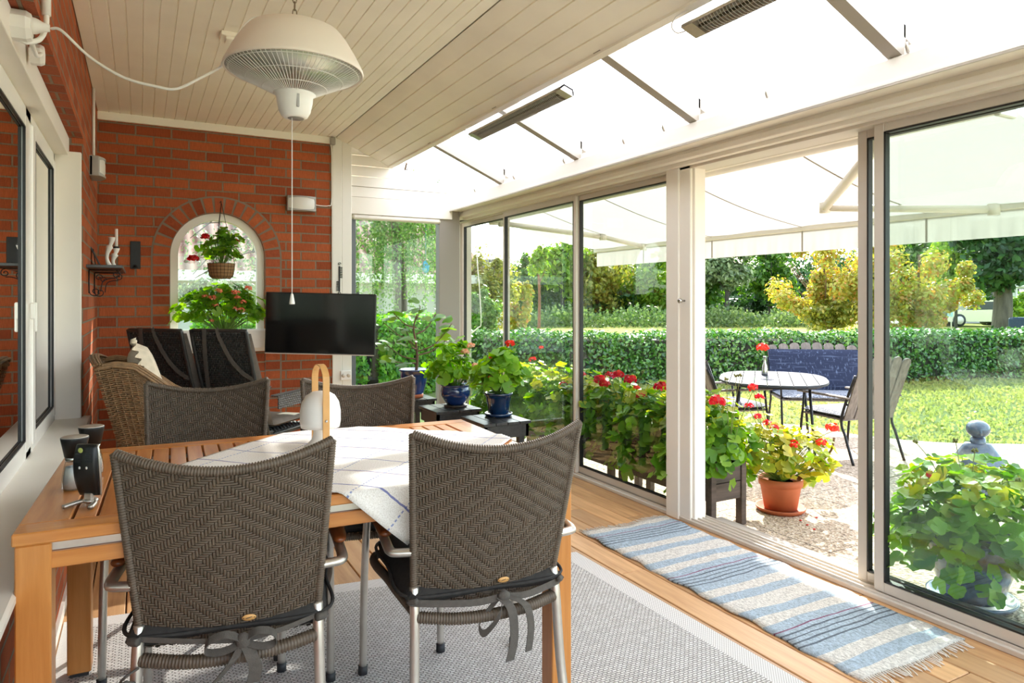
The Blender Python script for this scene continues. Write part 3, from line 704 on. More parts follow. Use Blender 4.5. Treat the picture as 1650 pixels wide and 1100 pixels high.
# threshold boards and ground outside
b = MB(); b.box((2.83, -1.6, -.07), (2.915, 6.0, -.025), bev=.004); b.box((2.92, -1.6, -.07), (3.02, 3.0, -.03), bev=.004)
struct(b.build('trim_8', M['thresh_wood']))
GZ = -.08
edge = curve([(2.2, 6.6), (3.6, 6.1), (5.0, 5.75), (6.1, 5.1), (6.25, 4.3), (6.6, 3.75), (7.2, 3.35), (8.4, 2.6), (9.5, .8), (9.6, -4)], 8)
poly = [(2.74, -4), (2.74, 6.0), (2.2, 6.1)]+[(p[0], p[1]) for p in edge]
b = MB(); b.add([(x, y, GZ) for x, y in poly], [tuple(range(len(poly)))[::-1]])
struct(b.build('terrace_paving', M['gravel']))
struct(MB().add([(-60, -30, GZ-.03), (80, -30, GZ-.03), (80, 100, GZ-.03), (-60, 100, GZ-.03)], [(0, 1, 2, 3)]).build('lawn', M['lawn']))
b = MB(); b.add([(-30, 13.2, GZ-.02), (8.6, 9.2, GZ-.02), (12.5, 7.8, GZ-.02), (60, 6, GZ-.02), (80, 100, GZ-.02), (-60, 100, GZ-.02)], [(0, 1, 2, 3, 4, 5)])
struct(b.build('meadow', M['meadow']))
# short grass blades along the lawn edge and lawn, countless
n = 26000
L = RNG.uniform(0, 1, (n, 2)); x = 5.4+L[:, 0]**1.3*7.5; y = -1+L[:, 1]*10
keep = []
ep = np.array([(p[0], p[1]) for p in edge])
for xx, yy in zip(x, y):
    j = np.argmin((ep[:, 1]-yy)**2+(ep[:, 0]-xx)**2); keep.append(xx-ep[j, 0]+(yy-ep[j, 1])*.8 > .02)
keep = np.array(keep); P = np.c_[x, y, np.full(n, GZ-.005)][keep]
nn = RNG.normal(size=P.shape); nn[:, 2] *= .25
tag(leaf_obj('grass_blades', P, nn, .028, leafmat('grass_blade', ['#8a9c68', '#9eb078', '#b2bd8c', '#7c8e58'], .4), None), 'short mown grass beyond the terrace', 'grass', kind='stuff')

# ================================================================== WOVEN SURFACES
def surf_normals(P):
    du = np.gradient(P, axis=0); dv = np.gradient(P, axis=1); n = np.cross(du, dv); return n/(np.linalg.norm(n, axis=2, keepdims=True)+1e-9)
def weave(fn, nu, nv, pat, amp, wu, wv, name, mat, parent=None, th=.0013):
    """fn(s,t arrays)->(...,3), s across 0..1, t up 0..1. vertical strands i in nu, horizontal strands j in nv.
    pat(i,j) True where the vertical strand lies on top (towards -normal side = outside)"""
    Vs = []; Fs = []; base = 0
    top = np.array([[pat(i, j) for j in range(nv)] for i in range(nu)])
    eps = 1e-3
    def strands(cnt, run, get, sgn, w):
        nonlocal base
        m = run*2+1
        for i in range(cnt):
            o = np.zeros(m); q = get(i).astype(float)*2-1; o[1::2] = q; o[2:-1:2] = (q[:-1]+q[1:])/2; o[0] = q[0]; o[-1] = q[-1]
            tt = np.linspace(0, 1, m); cc = np.full(m, (i+.5)/cnt)
            if sgn > 0: C = fn(cc, tt); A = fn(cc-eps, tt); B = fn(cc+eps, tt)
            else: C = fn(tt, cc); A = fn(tt, cc-eps); B = fn(tt, cc+eps)
            side = (B-A); side /= np.linalg.norm(side, axis=1, keepdims=True); tan = np.gradient(C, axis=0); tan /= np.linalg.norm(tan, axis=1, keepdims=True)
            n = np.cross(side, tan)*sgn; C = C+n*(o*amp*sgn)[:, None]
            hw = np.full(m, w/2)[:, None]
            V = np.stack([C-side*hw, C+n*th, C+side*hw, C-n*th], axis=1)
            Vs.append(V.reshape(-1, 3)); I = np.arange(m-1)[:, None]*4
            k = np.arange(4)[None]; F = np.stack([I+k, I+(k+1) % 4, I+4+(k+1) % 4, I+4+k], axis=2).reshape(-1, 4)
            Fs.append(F+base); base += 4*m
    strands(nu, nv, lambda i: top[i], 1, wu)
    strands(nv, nu, lambda j: top[:, j], -1, wv)
    me = raw_mesh(name, np.vstack(Vs), np.vstack(Fs), True)
    return link(name, me, mat, parent)
def wrapped(P, r, pitch, name, mat, parent, amp=.0018, n=8):
    """a tube wound with strand: ridges every pitch"""
    P = [Vector(p) for p in P]; L = [0]
    for a, b in zip(P, P[1:]): L.append(L[-1]+(b-a).length)
    k = max(4, int(L[-1]/pitch*3)); Q = []; rr = []
    j = 0
    for i in range(k+1):
        s_ = L[-1]*i/k
        while j < len(L)-2 and L[j+1] < s_: j += 1
        f = (s_-L[j])/max(1e-9, L[j+1]-L[j]); Q.append(P[j].lerp(P[j+1], f)); rr.append(r+(amp if i % 3 else -amp))
    return MB().tube(Q, rr, n).build(name, mat, parent)

# ------------------------------------------------------------------ the four wicker dining chairs
def back_fn(s, t):
    u = np.asarray(s, float)*2-1; t = np.asarray(t, float)
    w = .203+.030*t; x = u*w
    y = -.195-.125*t-.050*(1-u*u)*(.35+.65*t)
    z = .435+.425*t+.045*u*u*t-.02*(1-u*u)*(1-t)
    return np.stack(np.broadcast_arrays(x, y, z), axis=-1)
def make_dining_chair(ties):
    t = empty('dining_chair')
    nu, nv = 60, 74
    ci, cj = nu//2, 36
    def pat(i, j):
        a = abs(i+.5-ci); b = abs(j-cj+.5)
        return int(a+b) % 6 < 3
    weave(back_fn, nu, nv, pat, .0020, .0080, .0068, 'backrest', M['wicker'], t, .0016)
    a = np.linspace(0, 1, 25)
    top = [Vector(p) for p in back_fn(a, np.ones(25))]
    wrapped(top, .0105, .0066, 'top_rail', M['wicker'], t)
    for s_ in (0, 1):
        wrapped([Vector(p) for p in back_fn(np.full(12, float(s_)), np.linspace(-.02, 1.0, 12))], .009, .0068, 'side_rail', M['wicker'], t)
    wrapped([Vector(p)+Vector((0, 0, -.003)) for p in back_fn(a, np.zeros(25))], .006, .0068, 'bottom_rail', M['wicker'], t)
    for s_ in (-1, 1):
        lg = MB().tube(curve([(s_*.204, -.205, .47), (s_*.206, -.222, .40), (s_*.212, -.245, .2), (s_*.224, -.285, .02)], 6), .0135, 12).build('leg', M['tube'], t)
        MB().tube([(s_*.224, -.284, .028), (s_*.225, -.287, 0)], .0165, 12).build('rubber_foot', M['rubber'], lg)
        lg = MB().tube(curve([(s_*.268, .285, .02), (s_*.266, .272, .3), (s_*.262, .245, .50), (s_*.260, .215, .562), (s_*.259, .16, .578)], 8), .0125, 12).build('leg', M['tube'], t)
        MB().tube([(s_*.268, .285, .028), (s_*.268, .286, 0)], .0155, 12).build('rubber_foot', M['rubber'], lg)
        ar = MB().tube(curve([(s_*.259, .18, .578), (s_*.262, 0, .578), (s_*.268, -.16, .574), (s_*.266, -.20, .572), (s_*.255, -.215, .572), (s_*.215, -.225, .572)], 8), .014, 12, up=(0, 0, 1), flat=.8).build('armrest', M['tube'], t)
        pd = MB(); pts = curve([(s_*.259, .205, .592), (s_*.262, .05, .599), (s_*.266, -.135, .596)], 10); n = len(pts)
        pd.tube(pts, [.024*min(1, .45+.55*math.sin(math.pi*(i/(n-1)))**.4+.0) for i in range(n)], 12, up=(0, 0, 1), flat=.55); pd.build('arm_pad', M['armwood'], ar)
    # seat
    fr = MB(); P = curve([(-.205, -.21, .405), (-.23, .0, .41), (-.235, .215, .415), (0, .24, .415), (.235, .215, .415), (.23, 0, .41), (.205, -.21, .405)], 6)
    wrapped(P, .012, .0072, 'seat_frame', M['wicker'], t)
    wrapped(curve([(-.200, -.222, .395), (-.1, -.245, .385), (0, -.252, .383), (.1, -.245, .385), (.200, -.222, .395)], 8), .0155, .0075, 'rear_rail', M['wicker'], t)
    weave(lambda s, q: np.stack(np.broadcast_arrays((np.asarray(s)*2-1)*.222, -.2+.42*np.asarray(q), .412+0*np.asarray(q)), axis=-1), 28, 28, lambda i, j: (i+j) % 2 == 0, .002, .012, .012, 'seat', M['wicker'], t)
    # cushion: soft slab with rounded edges
    c = MB(); nx, ny = 18, 16; V = []; F = []
    def cp(i, j, top):
        u = -1+2*i/nx; v = -1+2*j/ny; e = max(abs(u), abs(v))**6
        x = u*.236*(1-.03*v*v); y = .0+v*.232; k = 1-e
        z = (.455+.035*k**.5+.006*math.sin(7*u)*math.cos(5*v)*k if top else .427-.012*k**.5)
        return (x, y, z if e < .999 else .445)
    for top in (1, 0):
        for i in range(nx+1):
            for j in range(ny+1): V.append(cp(i, j, top))
    N0 = (nx+1)*(ny+1)
    for i in range(nx):
        for j in range(ny):
            q = (i*(ny+1)+j, (i+1)*(ny+1)+j, (i+1)*(ny+1)+j+1, i*(ny+1)+j+1); F.append(q); F.append(tuple(N0+k for k in q[::-1]))
    c.add(V, F, True); cu = c.build('seat_cushion', M['cushion_dark'], t)
    c = MB(); c.tube(curve([(-.225, -.21, .45), (-.236, 0, .452), (-.225, .215, .455), (0, .23, .46), (.225, .215, .455), (.236, 0, .452), (.225, -.21, .45), (0, -.228, .447)], 8, True), .005, 6, closed=True)
    c.build('piping', M['cushion_dark'], cu)
    return t
def bow(parent, style):
    b = MB(); y = -.262; z = .425
    if style == 'wide':      # ribbon runs across between the legs, tied right of centre, two long tails
        for s_ in (-1, 1):
            b.ribbon(curve([(.03, y-.004, z+.01), (s_*.08+.02, y-.002, z+.004), (s_*.205, -.232, z+.012), (s_*.222, -.215, z+.016)], 6), .018, (0, .15, 1))
            b.tube(curve([(s_*.205, -.243, z+.022), (s_*.222, -.222, z+.016), (s_*.206, -.2, z+.012)], 5), .008, 6)
        b.ribbon(curve([(.02, y-.008, z+.01), (.045, y-.03, z-.02), (.055, y-.022, z-.1), (.045, y-.015, z-.165)], 8), .026, (1, .2, 0))
        b.ribbon(curve([(.03, y-.008, z+.012), (.085, y-.02, z-.012), (.105, y-.02, z-.07), (.102, y-.01, z-.15)], 8), .022, (1, .3, 0))
        b.ribbon(curve([(.025, y-.008, z+.008), (.01, y-.03, z-.03), (-.03, y-.02, z-.075), (-.038, y, z-.055), (-.005, y+.004, z-.02), (.02, y, z+.008)], 8), .017, (.2, .4, 1))
        b.ball((.03, y-.008, z+.012), .017, 10, 8, (1.1, .7, .9))
    else:
        for s_, sc in ((-1, 1), (1, .9)):
            b.ribbon(curve([(.03, y-.01, z+.005), (.03+s_*.035*sc, y-.022, z+.028), (.03+s_*.075*sc, y-.02, z+.018), (.03+s_*.082*sc, y-.015, z-.008), (.03+s_*.045*sc, y-.018, z-.012), (.03, y-.01, z+.0)], 8), .02, (.0, .8, .55))
        b.ribbon(curve([(.03, y-.012, z), (.01, y-.028, z-.03), (-.012, y-.02, z-.06), (-.035, y-.018, z-.085)], 8), .026, (1, .2, .5))
        b.ribbon(curve([(.035, y-.012, z), (.05, y-.028, z-.03), (.058, y-.022, z-.06), (.052, y-.012, z-.1)], 8), .03, (1, .2, -.1))
        b.ball((.03, y-.012, z+.004), .018, 10, 8, (1, .8, 1.1))
        for s_ in (-1, 1):
            b.ribbon(curve([(.03, y, z), (s_*.1+.02, y+.004, z+.012), (s_*.2, -.23, z+.022)], 6), .012, (0, .1, 1))
            b.tube(curve([(s_*.2, -.24, z+.02), (s_*.222, -.222, z+.018), (s_*.206, -.2, z+.016)], 5), .010, 6)
        b.tube(curve([(-.200, -.24, .385), (-.222, -.262, .38), (-.236, -.248, .36), (-.216, -.236, .352), (-.205, -.262, .362), (-.225, -.27, .37), (-.24, -.255, .33), (-.238, -.25, .25)], 8), .003, 6)
    return b.build('cushion_tie', M['strap'], parent)
def badge(parent):
    P = back_fn(np.array([.60]), np.array([.115]))[0]; b = MB()
    b.lathe([(.0001, 0), (.016, 0), (.0168, .0012), (.0155, .0026), (.0001, .003)], (0, 0, 0), 24, Matrix.Translation((P[0], P[1]-.0055, P[2])) @ Matrix.Rotation(R(90+14), 4, 'X') @ Matrix.Diagonal((1, .52, 1, 1)))
    o = b.build('badge', M['bamboo'], parent)
    c = MB()
    for dx in (-.0125, .0125): c.ball((P[0]+dx, P[1]-.0092, P[2]), .0013, 8, 6)
    c.ribbon([(P[0]-.007, P[1]-.0088, P[2]-.0015), (P[0], P[1]-.009, P[2]), (P[0]+.007, P[1]-.0088, P[2]+.0015)], .0016, (0, 0, 1), .0003)
    c.build('badge_rivet', M['rubber'], o)
ch = make_dining_chair(1)
chairs = [ch]+[copy_tree(ch) for _ in range(3)]
data = [((.233, 2.031), -9.9, 'taupe wicker chair, near side of the table, beside the window sill, short bow behind', 'short'),
        ((.878, 1.937), -7.7, 'taupe wicker chair on the near side of the table by the doors, long ribbon tails', 'wide'),
        ((.198, 2.81), 171, 'woven wicker chair across the table in front of the black recliners, seen from its front', None),
        ((.746, 2.613), 165.6, 'woven wicker chair across the table behind the white lamp, beside the plant stools', None)]
for c, (p, r, lb, tie) in zip(chairs, data):
    c.location = (p[0], p[1], .006); c.rotation_euler = (0, 0, R(r)); tag(c, lb, 'chair', 'wicker dining chairs around the table')
    if tie: bow(c, tie); badge(c)

# ------------------------------------------------------------------ teak table
TC, TR = Vector((.479, 2.264, 0)), R(-2)
t = empty('dining_table', (TC.x, TC.y, .006), TR, 'oiled teak slatted extending dining table with square legs', 'table')
hx, hy, H = .712, .46, .734
b = MB(); fw = .075
b.box((-hx, -hy, H-.028), (hx, -hy+fw, H), bev=.003); b.build('tabletop_border', M['teak_x'], t)
MB().box((-hx, hy-fw, H-.028), (hx, hy, H), bev=.003).build('tabletop_border', M['teak_x'], t)
b = MB(); b.box((-hx, -hy+fw, H-.028), (-hx+.10, hy-fw, H), bev=.003); b.box((hx-.10, -hy+fw, H-.028), (hx, hy-fw, H), bev=.003)
x = -hx+.107; k = 24; pw = (2*hx-.207)/k
for i in range(k): b.box((x, -hy+fw+.004, H-.024), (x+pw-.006, hy-fw-.004, H-.001), bev=.002); x += pw
b.build('tabletop_slats', M['teak'], t)
for y in (-hy+.02, hy-.03): MB().box((-hx+.07, y, H-.05), (hx-.07, y+.01, H-.029)).build('aluminium_rail', M['tube'], t)
b = MB(); b.box((-hx+.07, -hy+.01, H-.088), (hx-.07, -hy+.03, H-.051), bev=.002); b.box((-hx+.07, hy-.03, H-.088), (hx-.07, hy-.01, H-.051), bev=.002)
b.box((-hx+.012, -hy+.07, H-.088), (-hx+.03, hy-.07, H-.03), bev=.002); b.box((hx-.03, -hy+.07, H-.088), (hx-.012, hy-.07, H-.03), bev=.002); b.build('apron', M['teak_x'], t)
for sx in (-1, 1):
    for sy in (-1, 1):
        lg = MB().box((sx*(hx-.005), sy*(hy-.005), .012), (sx*(hx-.073), sy*(hy-.073), H-.029), bev=.003).build('leg', M['teak_z'], t)
        MB().box((sx*(hx-.012), sy*(hy-.012), 0), (sx*(hx-.066), sy*(hy-.066), .012)).build('foot_cap', M['rubber'], lg)
# cloth laid cornerwise, near corner hanging
TT = Matrix.Translation((TC.x, TC.y, .006)) @ Matrix.Rotation(TR, 4, 'Z'); TI = TT.inverted()
n = 60; S_ = .435; cx, cy = .62, 2.25; V = []; UV = []
e1 = Vector((.72, -.694, 0)); e2 = Vector((.694, .72, 0))
for i in range(n+1):
    for j in range(n+1):
        a = (-1+2*i/n)*S_; c = (-1+2*j/n)*S_; p = Vector((cx, cy, 0))+e1*a+e2*c; q = TI @ Vector((p.x, p.y, 0))
        z = H+.0045+.0015*math.sin(a*23+c*9)+.002*max(0, math.sin(c*14.5-a*3))**3
        # hang over the near edge, far edge and right edge of the table
        for (ax_, lim, sg) in ((1, -hy, -1), (1, hy, 1), (0, hx, 1)):
            d = (q[ax_]-lim)*sg
            if d > 0:
                z -= d-.004 if d > .004 else 0; q[ax_] = lim+sg*(.004+.018*min(1, d/.05)+(.006*math.sin(a*18+c*5)*min(1, d/.08)))
        w = TT @ Vector((q.x, q.y, z)); V.append(w); UV.append((c, a))
F = [(i*(n+1)+j, (i+1)*(n+1)+j, (i+1)*(n+1)+j+1, i*(n+1)+j+1) for i in range(n) for j in range(n)]
me = raw_mesh('tablecloth', V, F, True); ul = me.uv_layers.new(name='UVMap')
for lp in me.loops: ul.data[lp.index].uv = UV[lp.vertex_index]
o = link('tablecloth', me, M['cloth']); tag(o, 'white cotton cloth with blue checked lines laid cornerwise over the teak table', 'tablecloth')
md = o.modifiers.new('thickness', 'SOLIDIFY'); md.thickness = .0012; md.offset = 1

# ------------------------------------------------------------------ on the table
TZ = .742
p = (.540, 2.385)
t = empty('table_lamp', (p[0], p[1], TZ+.0042), 0, 'small white dome lamp with a tall bent wooden carrying handle on the cloth', 'lamp')
MB().lathe([(.0001, 0), (.054, 0), (.054, .006), (.045, .012), (.028, .03), (.0235, .05), (.023, .095), (.0001, .095)], n=40).build('base', M['white_plastic'], t)
MB().lathe([(.062, .070), (.064, .070), (.0675, .09), (.0675, .125), (.062, .155), (.048, .178), (.028, .190), (.0001, .194)], n=48).build('shade', M['white_plastic'], t)
b = MB(); b.ribbon([(-.0345-.0, -.0, .0)]+[(-.0345, 0, z) for z in np.linspace(.02, .22, 6)]+[(-.0345*math.cos(a), 0, .235+.0385*math.sin(a)) for a in np.linspace(.1, math.pi-.1, 14)]+[(.0345, 0, z) for z in np.linspace(.22, .0, 7)], .026, (0, 1, 0), .0016)
for i, v in enumerate(b.v): b.v[i] = (v[0]*1.0, v[1]-.066, v[2])
b = MB()
for sx in (-1, 1): pass
arc = [(-.047, -.0, z) for z in np.linspace(.002, .225, 7)]+[(-.047*math.cos(a), 0, .232+.05*math.sin(a)) for a in np.linspace(.08, math.pi-.08, 16)]+[(.047, 0, z) for z in np.linspace(.225, .002, 7)]
b.ribbon([(-.0475*0+x*1.0, y, z) for x, y, z in arc], .022, (0, 1, 0), .0016)
hd = b.build('handle', M['bamboo'], t); hd.rotation_euler = (0, 0, R(-88)); hd.location = (0, 0, .001); hd.scale = (1.54, 1, 1)
MB().lathe([(.0001, 0), (.0045, 0), (.0045, .003), (.0001, .0035)], (0, 0, 0), 14, Matrix.Rotation(R(-88), 4, 'Z') @ Matrix.Translation((.0735, 0, .10)) @ Matrix.Rotation(R(90), 4, 'Y')).build('rivet', M['steel'], t)

def jar(x, y, s, lb, rz=0):
    t = empty('spice_mill', (x, y, TZ), rz, lb, 'mill', 'mills on the table corner')
    o = MB().lathe([(.0001, 0), (.029, 0), (.031, .006), (.0305, .03), (.025, .062), (.021, .075), (.0195, .078)], n=32).build('glass_body', M['jar'], t)
    MB().lathe([(.0001, .003), (.027, .003), (.027, .03), (.0225, .058), (.0001, .058)], n=24).build('contents', M['salt' if s else 'pepper'], t)
    MB().lathe([(.021, .074), (.0225, .078), (.0225, .088), (.0001, .088)], n=28).build('neck_ring', M['steel'], t)
    o = MB().lathe([(.0001, .086), (.024, .086), (.0335, .134), (.0335, .137), (.0001, .137)], n=32).build('lid', M['black'], t)
    MB().lathe([(.0001, .137), (.0325, .137), (.033, .1385), (.029, .140), (.027, .1385), (.0001, .1385)], n=32).build('lid_rim', M['tube'], o)
m = NM('jar_glass'); tr = m.n('BsdfTransparent'); tr.inputs[0].default_value = (.93, .95, .95, 1); gl = m.n('BsdfGlossy'); gl.inputs['Roughness'].default_value = .02
lw = m.n('LayerWeight'); lw.inputs[0].default_value = .35; x_ = m.n('MixShader'); m.l(m.math('MULTIPLY_ADD', lw.outputs['Facing'], .5, .05), x_.inputs[0]); m.l(tr.outputs[0], x_.inputs[1]); m.l(gl.outputs[0], x_.inputs[2]); M['jar'] = m.done(x_.outputs[0])
M['salt'] = simple('coarse_salt', '#d8d5d0', .8, bump=.6); M['pepper'] = simple('pale_pepper_grain', '#cfc8c0', .8, var=.4, vs=90)
jar(-.158, 2.20, 1, 'glass spice mill with black lid at the table corner, partly behind the weather display')
jar(-.128, 2.36, 0, 'glass spice mill with black lid, the farther of two near the window sill')
# weather display seen from behind
t = empty('weather_display', (-.108, 2.02, TZ), R(-32), 'black curved weather display on a silver stand, seen from behind', 'display')
b = MB(); P = []; nz = 16
prof_ = []
for i in range(nz+1):
    a = i/nz; z = .022+.128*a; th = .011*math.sin(math.pi*min(1, max(0, a*.94+.03)))**.45+.003; y = -.006*math.sin(math.pi*a)-.012*a
    w = .032*(1-.18*abs(2*a-1)**2.5); prof_.append((z, y, th, w))
V = []; F = []
for z, y, th, w in prof_:
    for k in range(12):
        an = 2*math.pi*k/12; cx_ = abs(math.cos(an))**.5*math.copysign(1, math.cos(an)); sx_ = abs(math.sin(an))**.6*math.copysign(1, math.sin(an))
        V.append((w*cx_, y-.006+th*sx_, z))
F = [(i*12+k, i*12+(k+1) % 12, (i+1)*12+(k+1) % 12, (i+1)*12+k) for i in range(nz) for k in range(12)]+[tuple(range(12))[::-1], tuple(nz*12+k for k in range(12))]
b.add(V, F, True); bd = b.build('casing', M['black'], t)
b = MB(); 
for i in range(nz): 
    z0, y0, t0, w0 = prof_[i]; z1, y1, t1, w1 = prof_[i+1]
    b.add([(w0+.0006, y0-.0085, z0), (w0+.0006, y0-.0035, z0), (w1+.0006, y1-.0035, z1), (w1+.0006, y1-.0085, z1)], [(0, 1, 2, 3)])
b.tube([(w+.0004, y-.006, z) for z, y, th, w in prof_], .0024, 6); b.build('silver_band', M['tube'], bd)
b = MB(); b.ball((-.006, -.0345, .138), .0065, 14, 6, (1, .12, 1)); b.build('quality_sticker', simple('pale_green_sticker', '#b9c46a', .5), bd)
b = MB()
for i in range(6):
    for sx in (-1, 1): b.box((sx*.006, -.0345, .108+i*.004), (sx*.022, -.0325, .1095+i*.004))
b.build('vent', M['rubber'], bd)
b = MB()
for dx in (-.009, .009): b.ball((dx, -.034, .095), .0028, 10, 6, (1, .5, 1.3))
b.build('button', M['white_plastic'], bd)
b = MB(); b.box((-.012, -.018, .008), (.012, -.004, .03), bev=.004)
for s_ in (-1, 1): b.tube(curve([(0, -.004, .008), (s_*.02, -.02, .007), (s_*.034, -.055, .005)], 6), [.006]*6+[.007]*7, 10, up=(0, 0, 1), flat=.8)
b.ball((0, -.006, .008), .016, 14, 8, (1.2, 1, .5)); b.build('stand', M['steel_soft'] if 'steel_soft' in M else M['tube'], t)

# ------------------------------------------------------------------ rugs
def slab_poly(name, pts, z0, z1, mat): 
    return MB().prism([(x, y, z0) for x, y in pts], (0, 0, z1-z0)).build(name, mat)
t = empty('floor_rug', (0, 0, 0), 0, 'large flat grey and white woven rug under the dining table', 'rug')
def lerp2(a, b, f): return (a[0]+(b[0]-a[0])*f, a[1]+(b[1]-a[1])*f)
bl, br, fr_, fl = (-.262, 3.165), (1.895, 2.85), (1.915, -1.3), (-.262, -1.3)
q = MB().prism([(x, y, 0) for x, y in ((bl[0]+.05, bl[1]-.09), (br[0]-.09, br[1]-.08), (fr_[0]-.09, fr_[1]), (fl[0]+.05, fl[1]))], (0, 0, .0055)).build('woven_field', M['rug_grey'], t)
b = MB(); b.prism([(x, y, 0) for x, y in (bl, br, (br[0]-.09, br[1]-.08), (bl[0]+.05, bl[1]-.09))], (0, 0, .005)); b.prism([(x, y, 0) for x, y in (br, fr_, (fr_[0]-.09, fr_[1]), (br[0]-.09, br[1]-.08))], (0, 0, .005))
b.prism([(x, y, 0) for x, y in (bl, (bl[0]+.05, bl[1]-.09), (fl[0]+.05, fl[1]), fl)], (0, 0, .005)); b.build('border', M['rug_border'], t)
def rag_rug(name, X0, X1, Y0, Y1, lb, fr, mat, vert=False):
    t = empty(name, (0, 0, 0), 0, lb, 'rug', None)
    nx, ny = 14, 60; V = []; 
    for i in range(nx+1):
        for j in range(ny+1):
            x = X0+(X1-X0)*i/nx; y = Y0+(Y1-Y0)*j/ny
            ed = .006*math.sin(y*37)+.005*math.sin(y*17+1)
            x += ed*(1 if i in (0, nx) else .4); y += .012*math.sin(i*.55+1)*(1 if j > ny/2 else .7)
            V.append((x, y, .009+.0016*math.sin(y*210)+.0025*math.sin(x*9+y*7)))
    F = [(i*(ny+1)+j, (i+1)*(ny+1)+j, (i+1)*(ny+1)+j+1, i*(ny+1)+j+1) for i in range(nx) for j in range(ny)]
    b = MB(); b.add(V, F, True); n0 = len(b.v); 
    o = b.build('woven_body', mat, t); md = o.modifiers.new('thickness', 'SOLIDIFY'); md.thickness = .007; md.offset = -1
    for (yy, s_) in fr:
        b = MB()
        for k in range(int((X1-X0)/.011)):
            x = X0+.004+k*.011+random.uniform(-.002, .002); y = yy+.012*math.sin((k*.011/((X1-X0)/nx))*.55+1)*(1 if s_ > 0 else .7); L = random.uniform(.03, .055); dx = random.uniform(-.018, .018)
            b.tube(curve([(x, y-s_*.004, .009), (x+dx*.4, y+s_*L*.5, .0065), (x+dx, y+s_*L, .003)], 3), [.0022]*6+[.001], 5)
        b.build('fringe', M['fringe'], t)
    return t
rag_rug('rag_rug', 2.075, 2.655, 1.43, 3.06, 'pale blue and cream striped rag rug lying along the glass doors', ((1.43, -1), (3.06, 1)), M['rag'])
rag_rug('rag_rug', .30, .90, 3.48, 4.5, 'pale blue rag rug with fringe lying beyond the dining table', ((3.48, -1),), ragmat('blue_cream_rag_far', .2, .58))

# ------------------------------------------------------------------ stools and potted plants in the far corner
def stool(x0, x1, y0, y1, lb):
    h = .48; cx, cy = (x0+x1)/2, (y0+y1)/2; hx, hy = (x1-x0)/2, (y1-y0)/2
    t = empty('plant_stool', (cx, cy, 0), 0, lb, 'stool', 'black wooden plant stools')
    b = MB(); k = 4; pw = 2*hx/k
    for i in range(k): b.box((-hx+i*pw+.002, -hy, h-.018), (-hx+(i+1)*pw-.002, hy, h), bev=.002)
    b.build('seat', M['black_wood'], t)
    b = MB(); 
    for a, c in (((-hx+.015, -hy+.015), (hx-.015, -hy+.033)), ((-hx+.015, hy-.033), (hx-.015, hy-.015)), ((-hx+.015, -hy+.015), (-hx+.033, hy-.015)), ((hx-.033, -hy+.015), (hx-.015, hy-.015))): b.box((a[0], a[1], h-.10), (c[0], c[1], h-.019))
    b.build('apron', M['black_wood'], t)
    for sx in (-1, 1):
        for sy in (-1, 1): MB().box((sx*(hx-.034), sy*(hy-.034), 0), (sx*(hx-.074), sy*(hy-.074), h-.02), bev=.002).build('leg', M['black_wood'], t)
stool(1.86, 2.20, 3.82, 4.18, 'black wooden stool nearest the dining table, holding the deep blue ribbed pot')
stool(1.78, 2.13, 4.40, 4.75, 'black wooden stool in the middle, holding the round cobalt pot')
stool(1.70, 2.04, 5.02, 5.38, 'black wooden stool in the far corner, holding the fig tree')

def flower_head(parent, c, r, mat, base=None, n=70, buds=False):
    c = np.array(c, float); d = RNG.normal(size=(n, 3)); d /= np.linalg.norm(d, axis=1, keepdims=True); d[:, 2] = np.where(d[:, 2] < -.35, -d[:, 2], d[:, 2])
    P = c+d*r*RNG.uniform(.75, 1.0, (n, 1))*np.array((1, 1, .75)); V, F = cloud(P, d+RNG.normal(size=d.shape)*.35, r*.27*RNG.uniform(.8, 1.15, n), 'petal')
    o = link('flower_head', raw_mesh('flower_head', V, F), M[mat], parent)
    if base is not None:
        b = MB(); b.tube(curve([base, ((base[0]+c[0])/2+random.uniform(-.01, .01), (base[1]+c[1])/2, (base[2]+c[2])/2+.03), tuple(c-np.array((0, 0, r*.4)))], 5), .0022, 5)
        for _ in range(7):
            a = random.uniform(0, 6.28); b.tube([tuple(c-np.array((0, 0, r*.45))), (c[0]+math.cos(a)*r*.6, c[1]+math.sin(a)*r*.6, c[2]-.1*r)], .0009, 4)
        b.build('flower_stalk', M['stem'], o)
    return o
def bud_head(parent, c, base):
    b = MB(); b.tube(curve([base, ((base[0]+c[0])/2, (base[1]+c[1])/2+.004, (base[2]+c[2])/2+.02), c], 5), .0018, 5)
    for _ in range(11):
        a = random.uniform(0, 6.28); q = (c[0]+math.cos(a)*.014*random.random(), c[1]+math.sin(a)*.014*random.random(), c[2]+random.uniform(0, .012)); b.ball(q, .0042, 6, 5, (1, 1, 1.5))
    b.build('seed_head', M['bud'], parent)
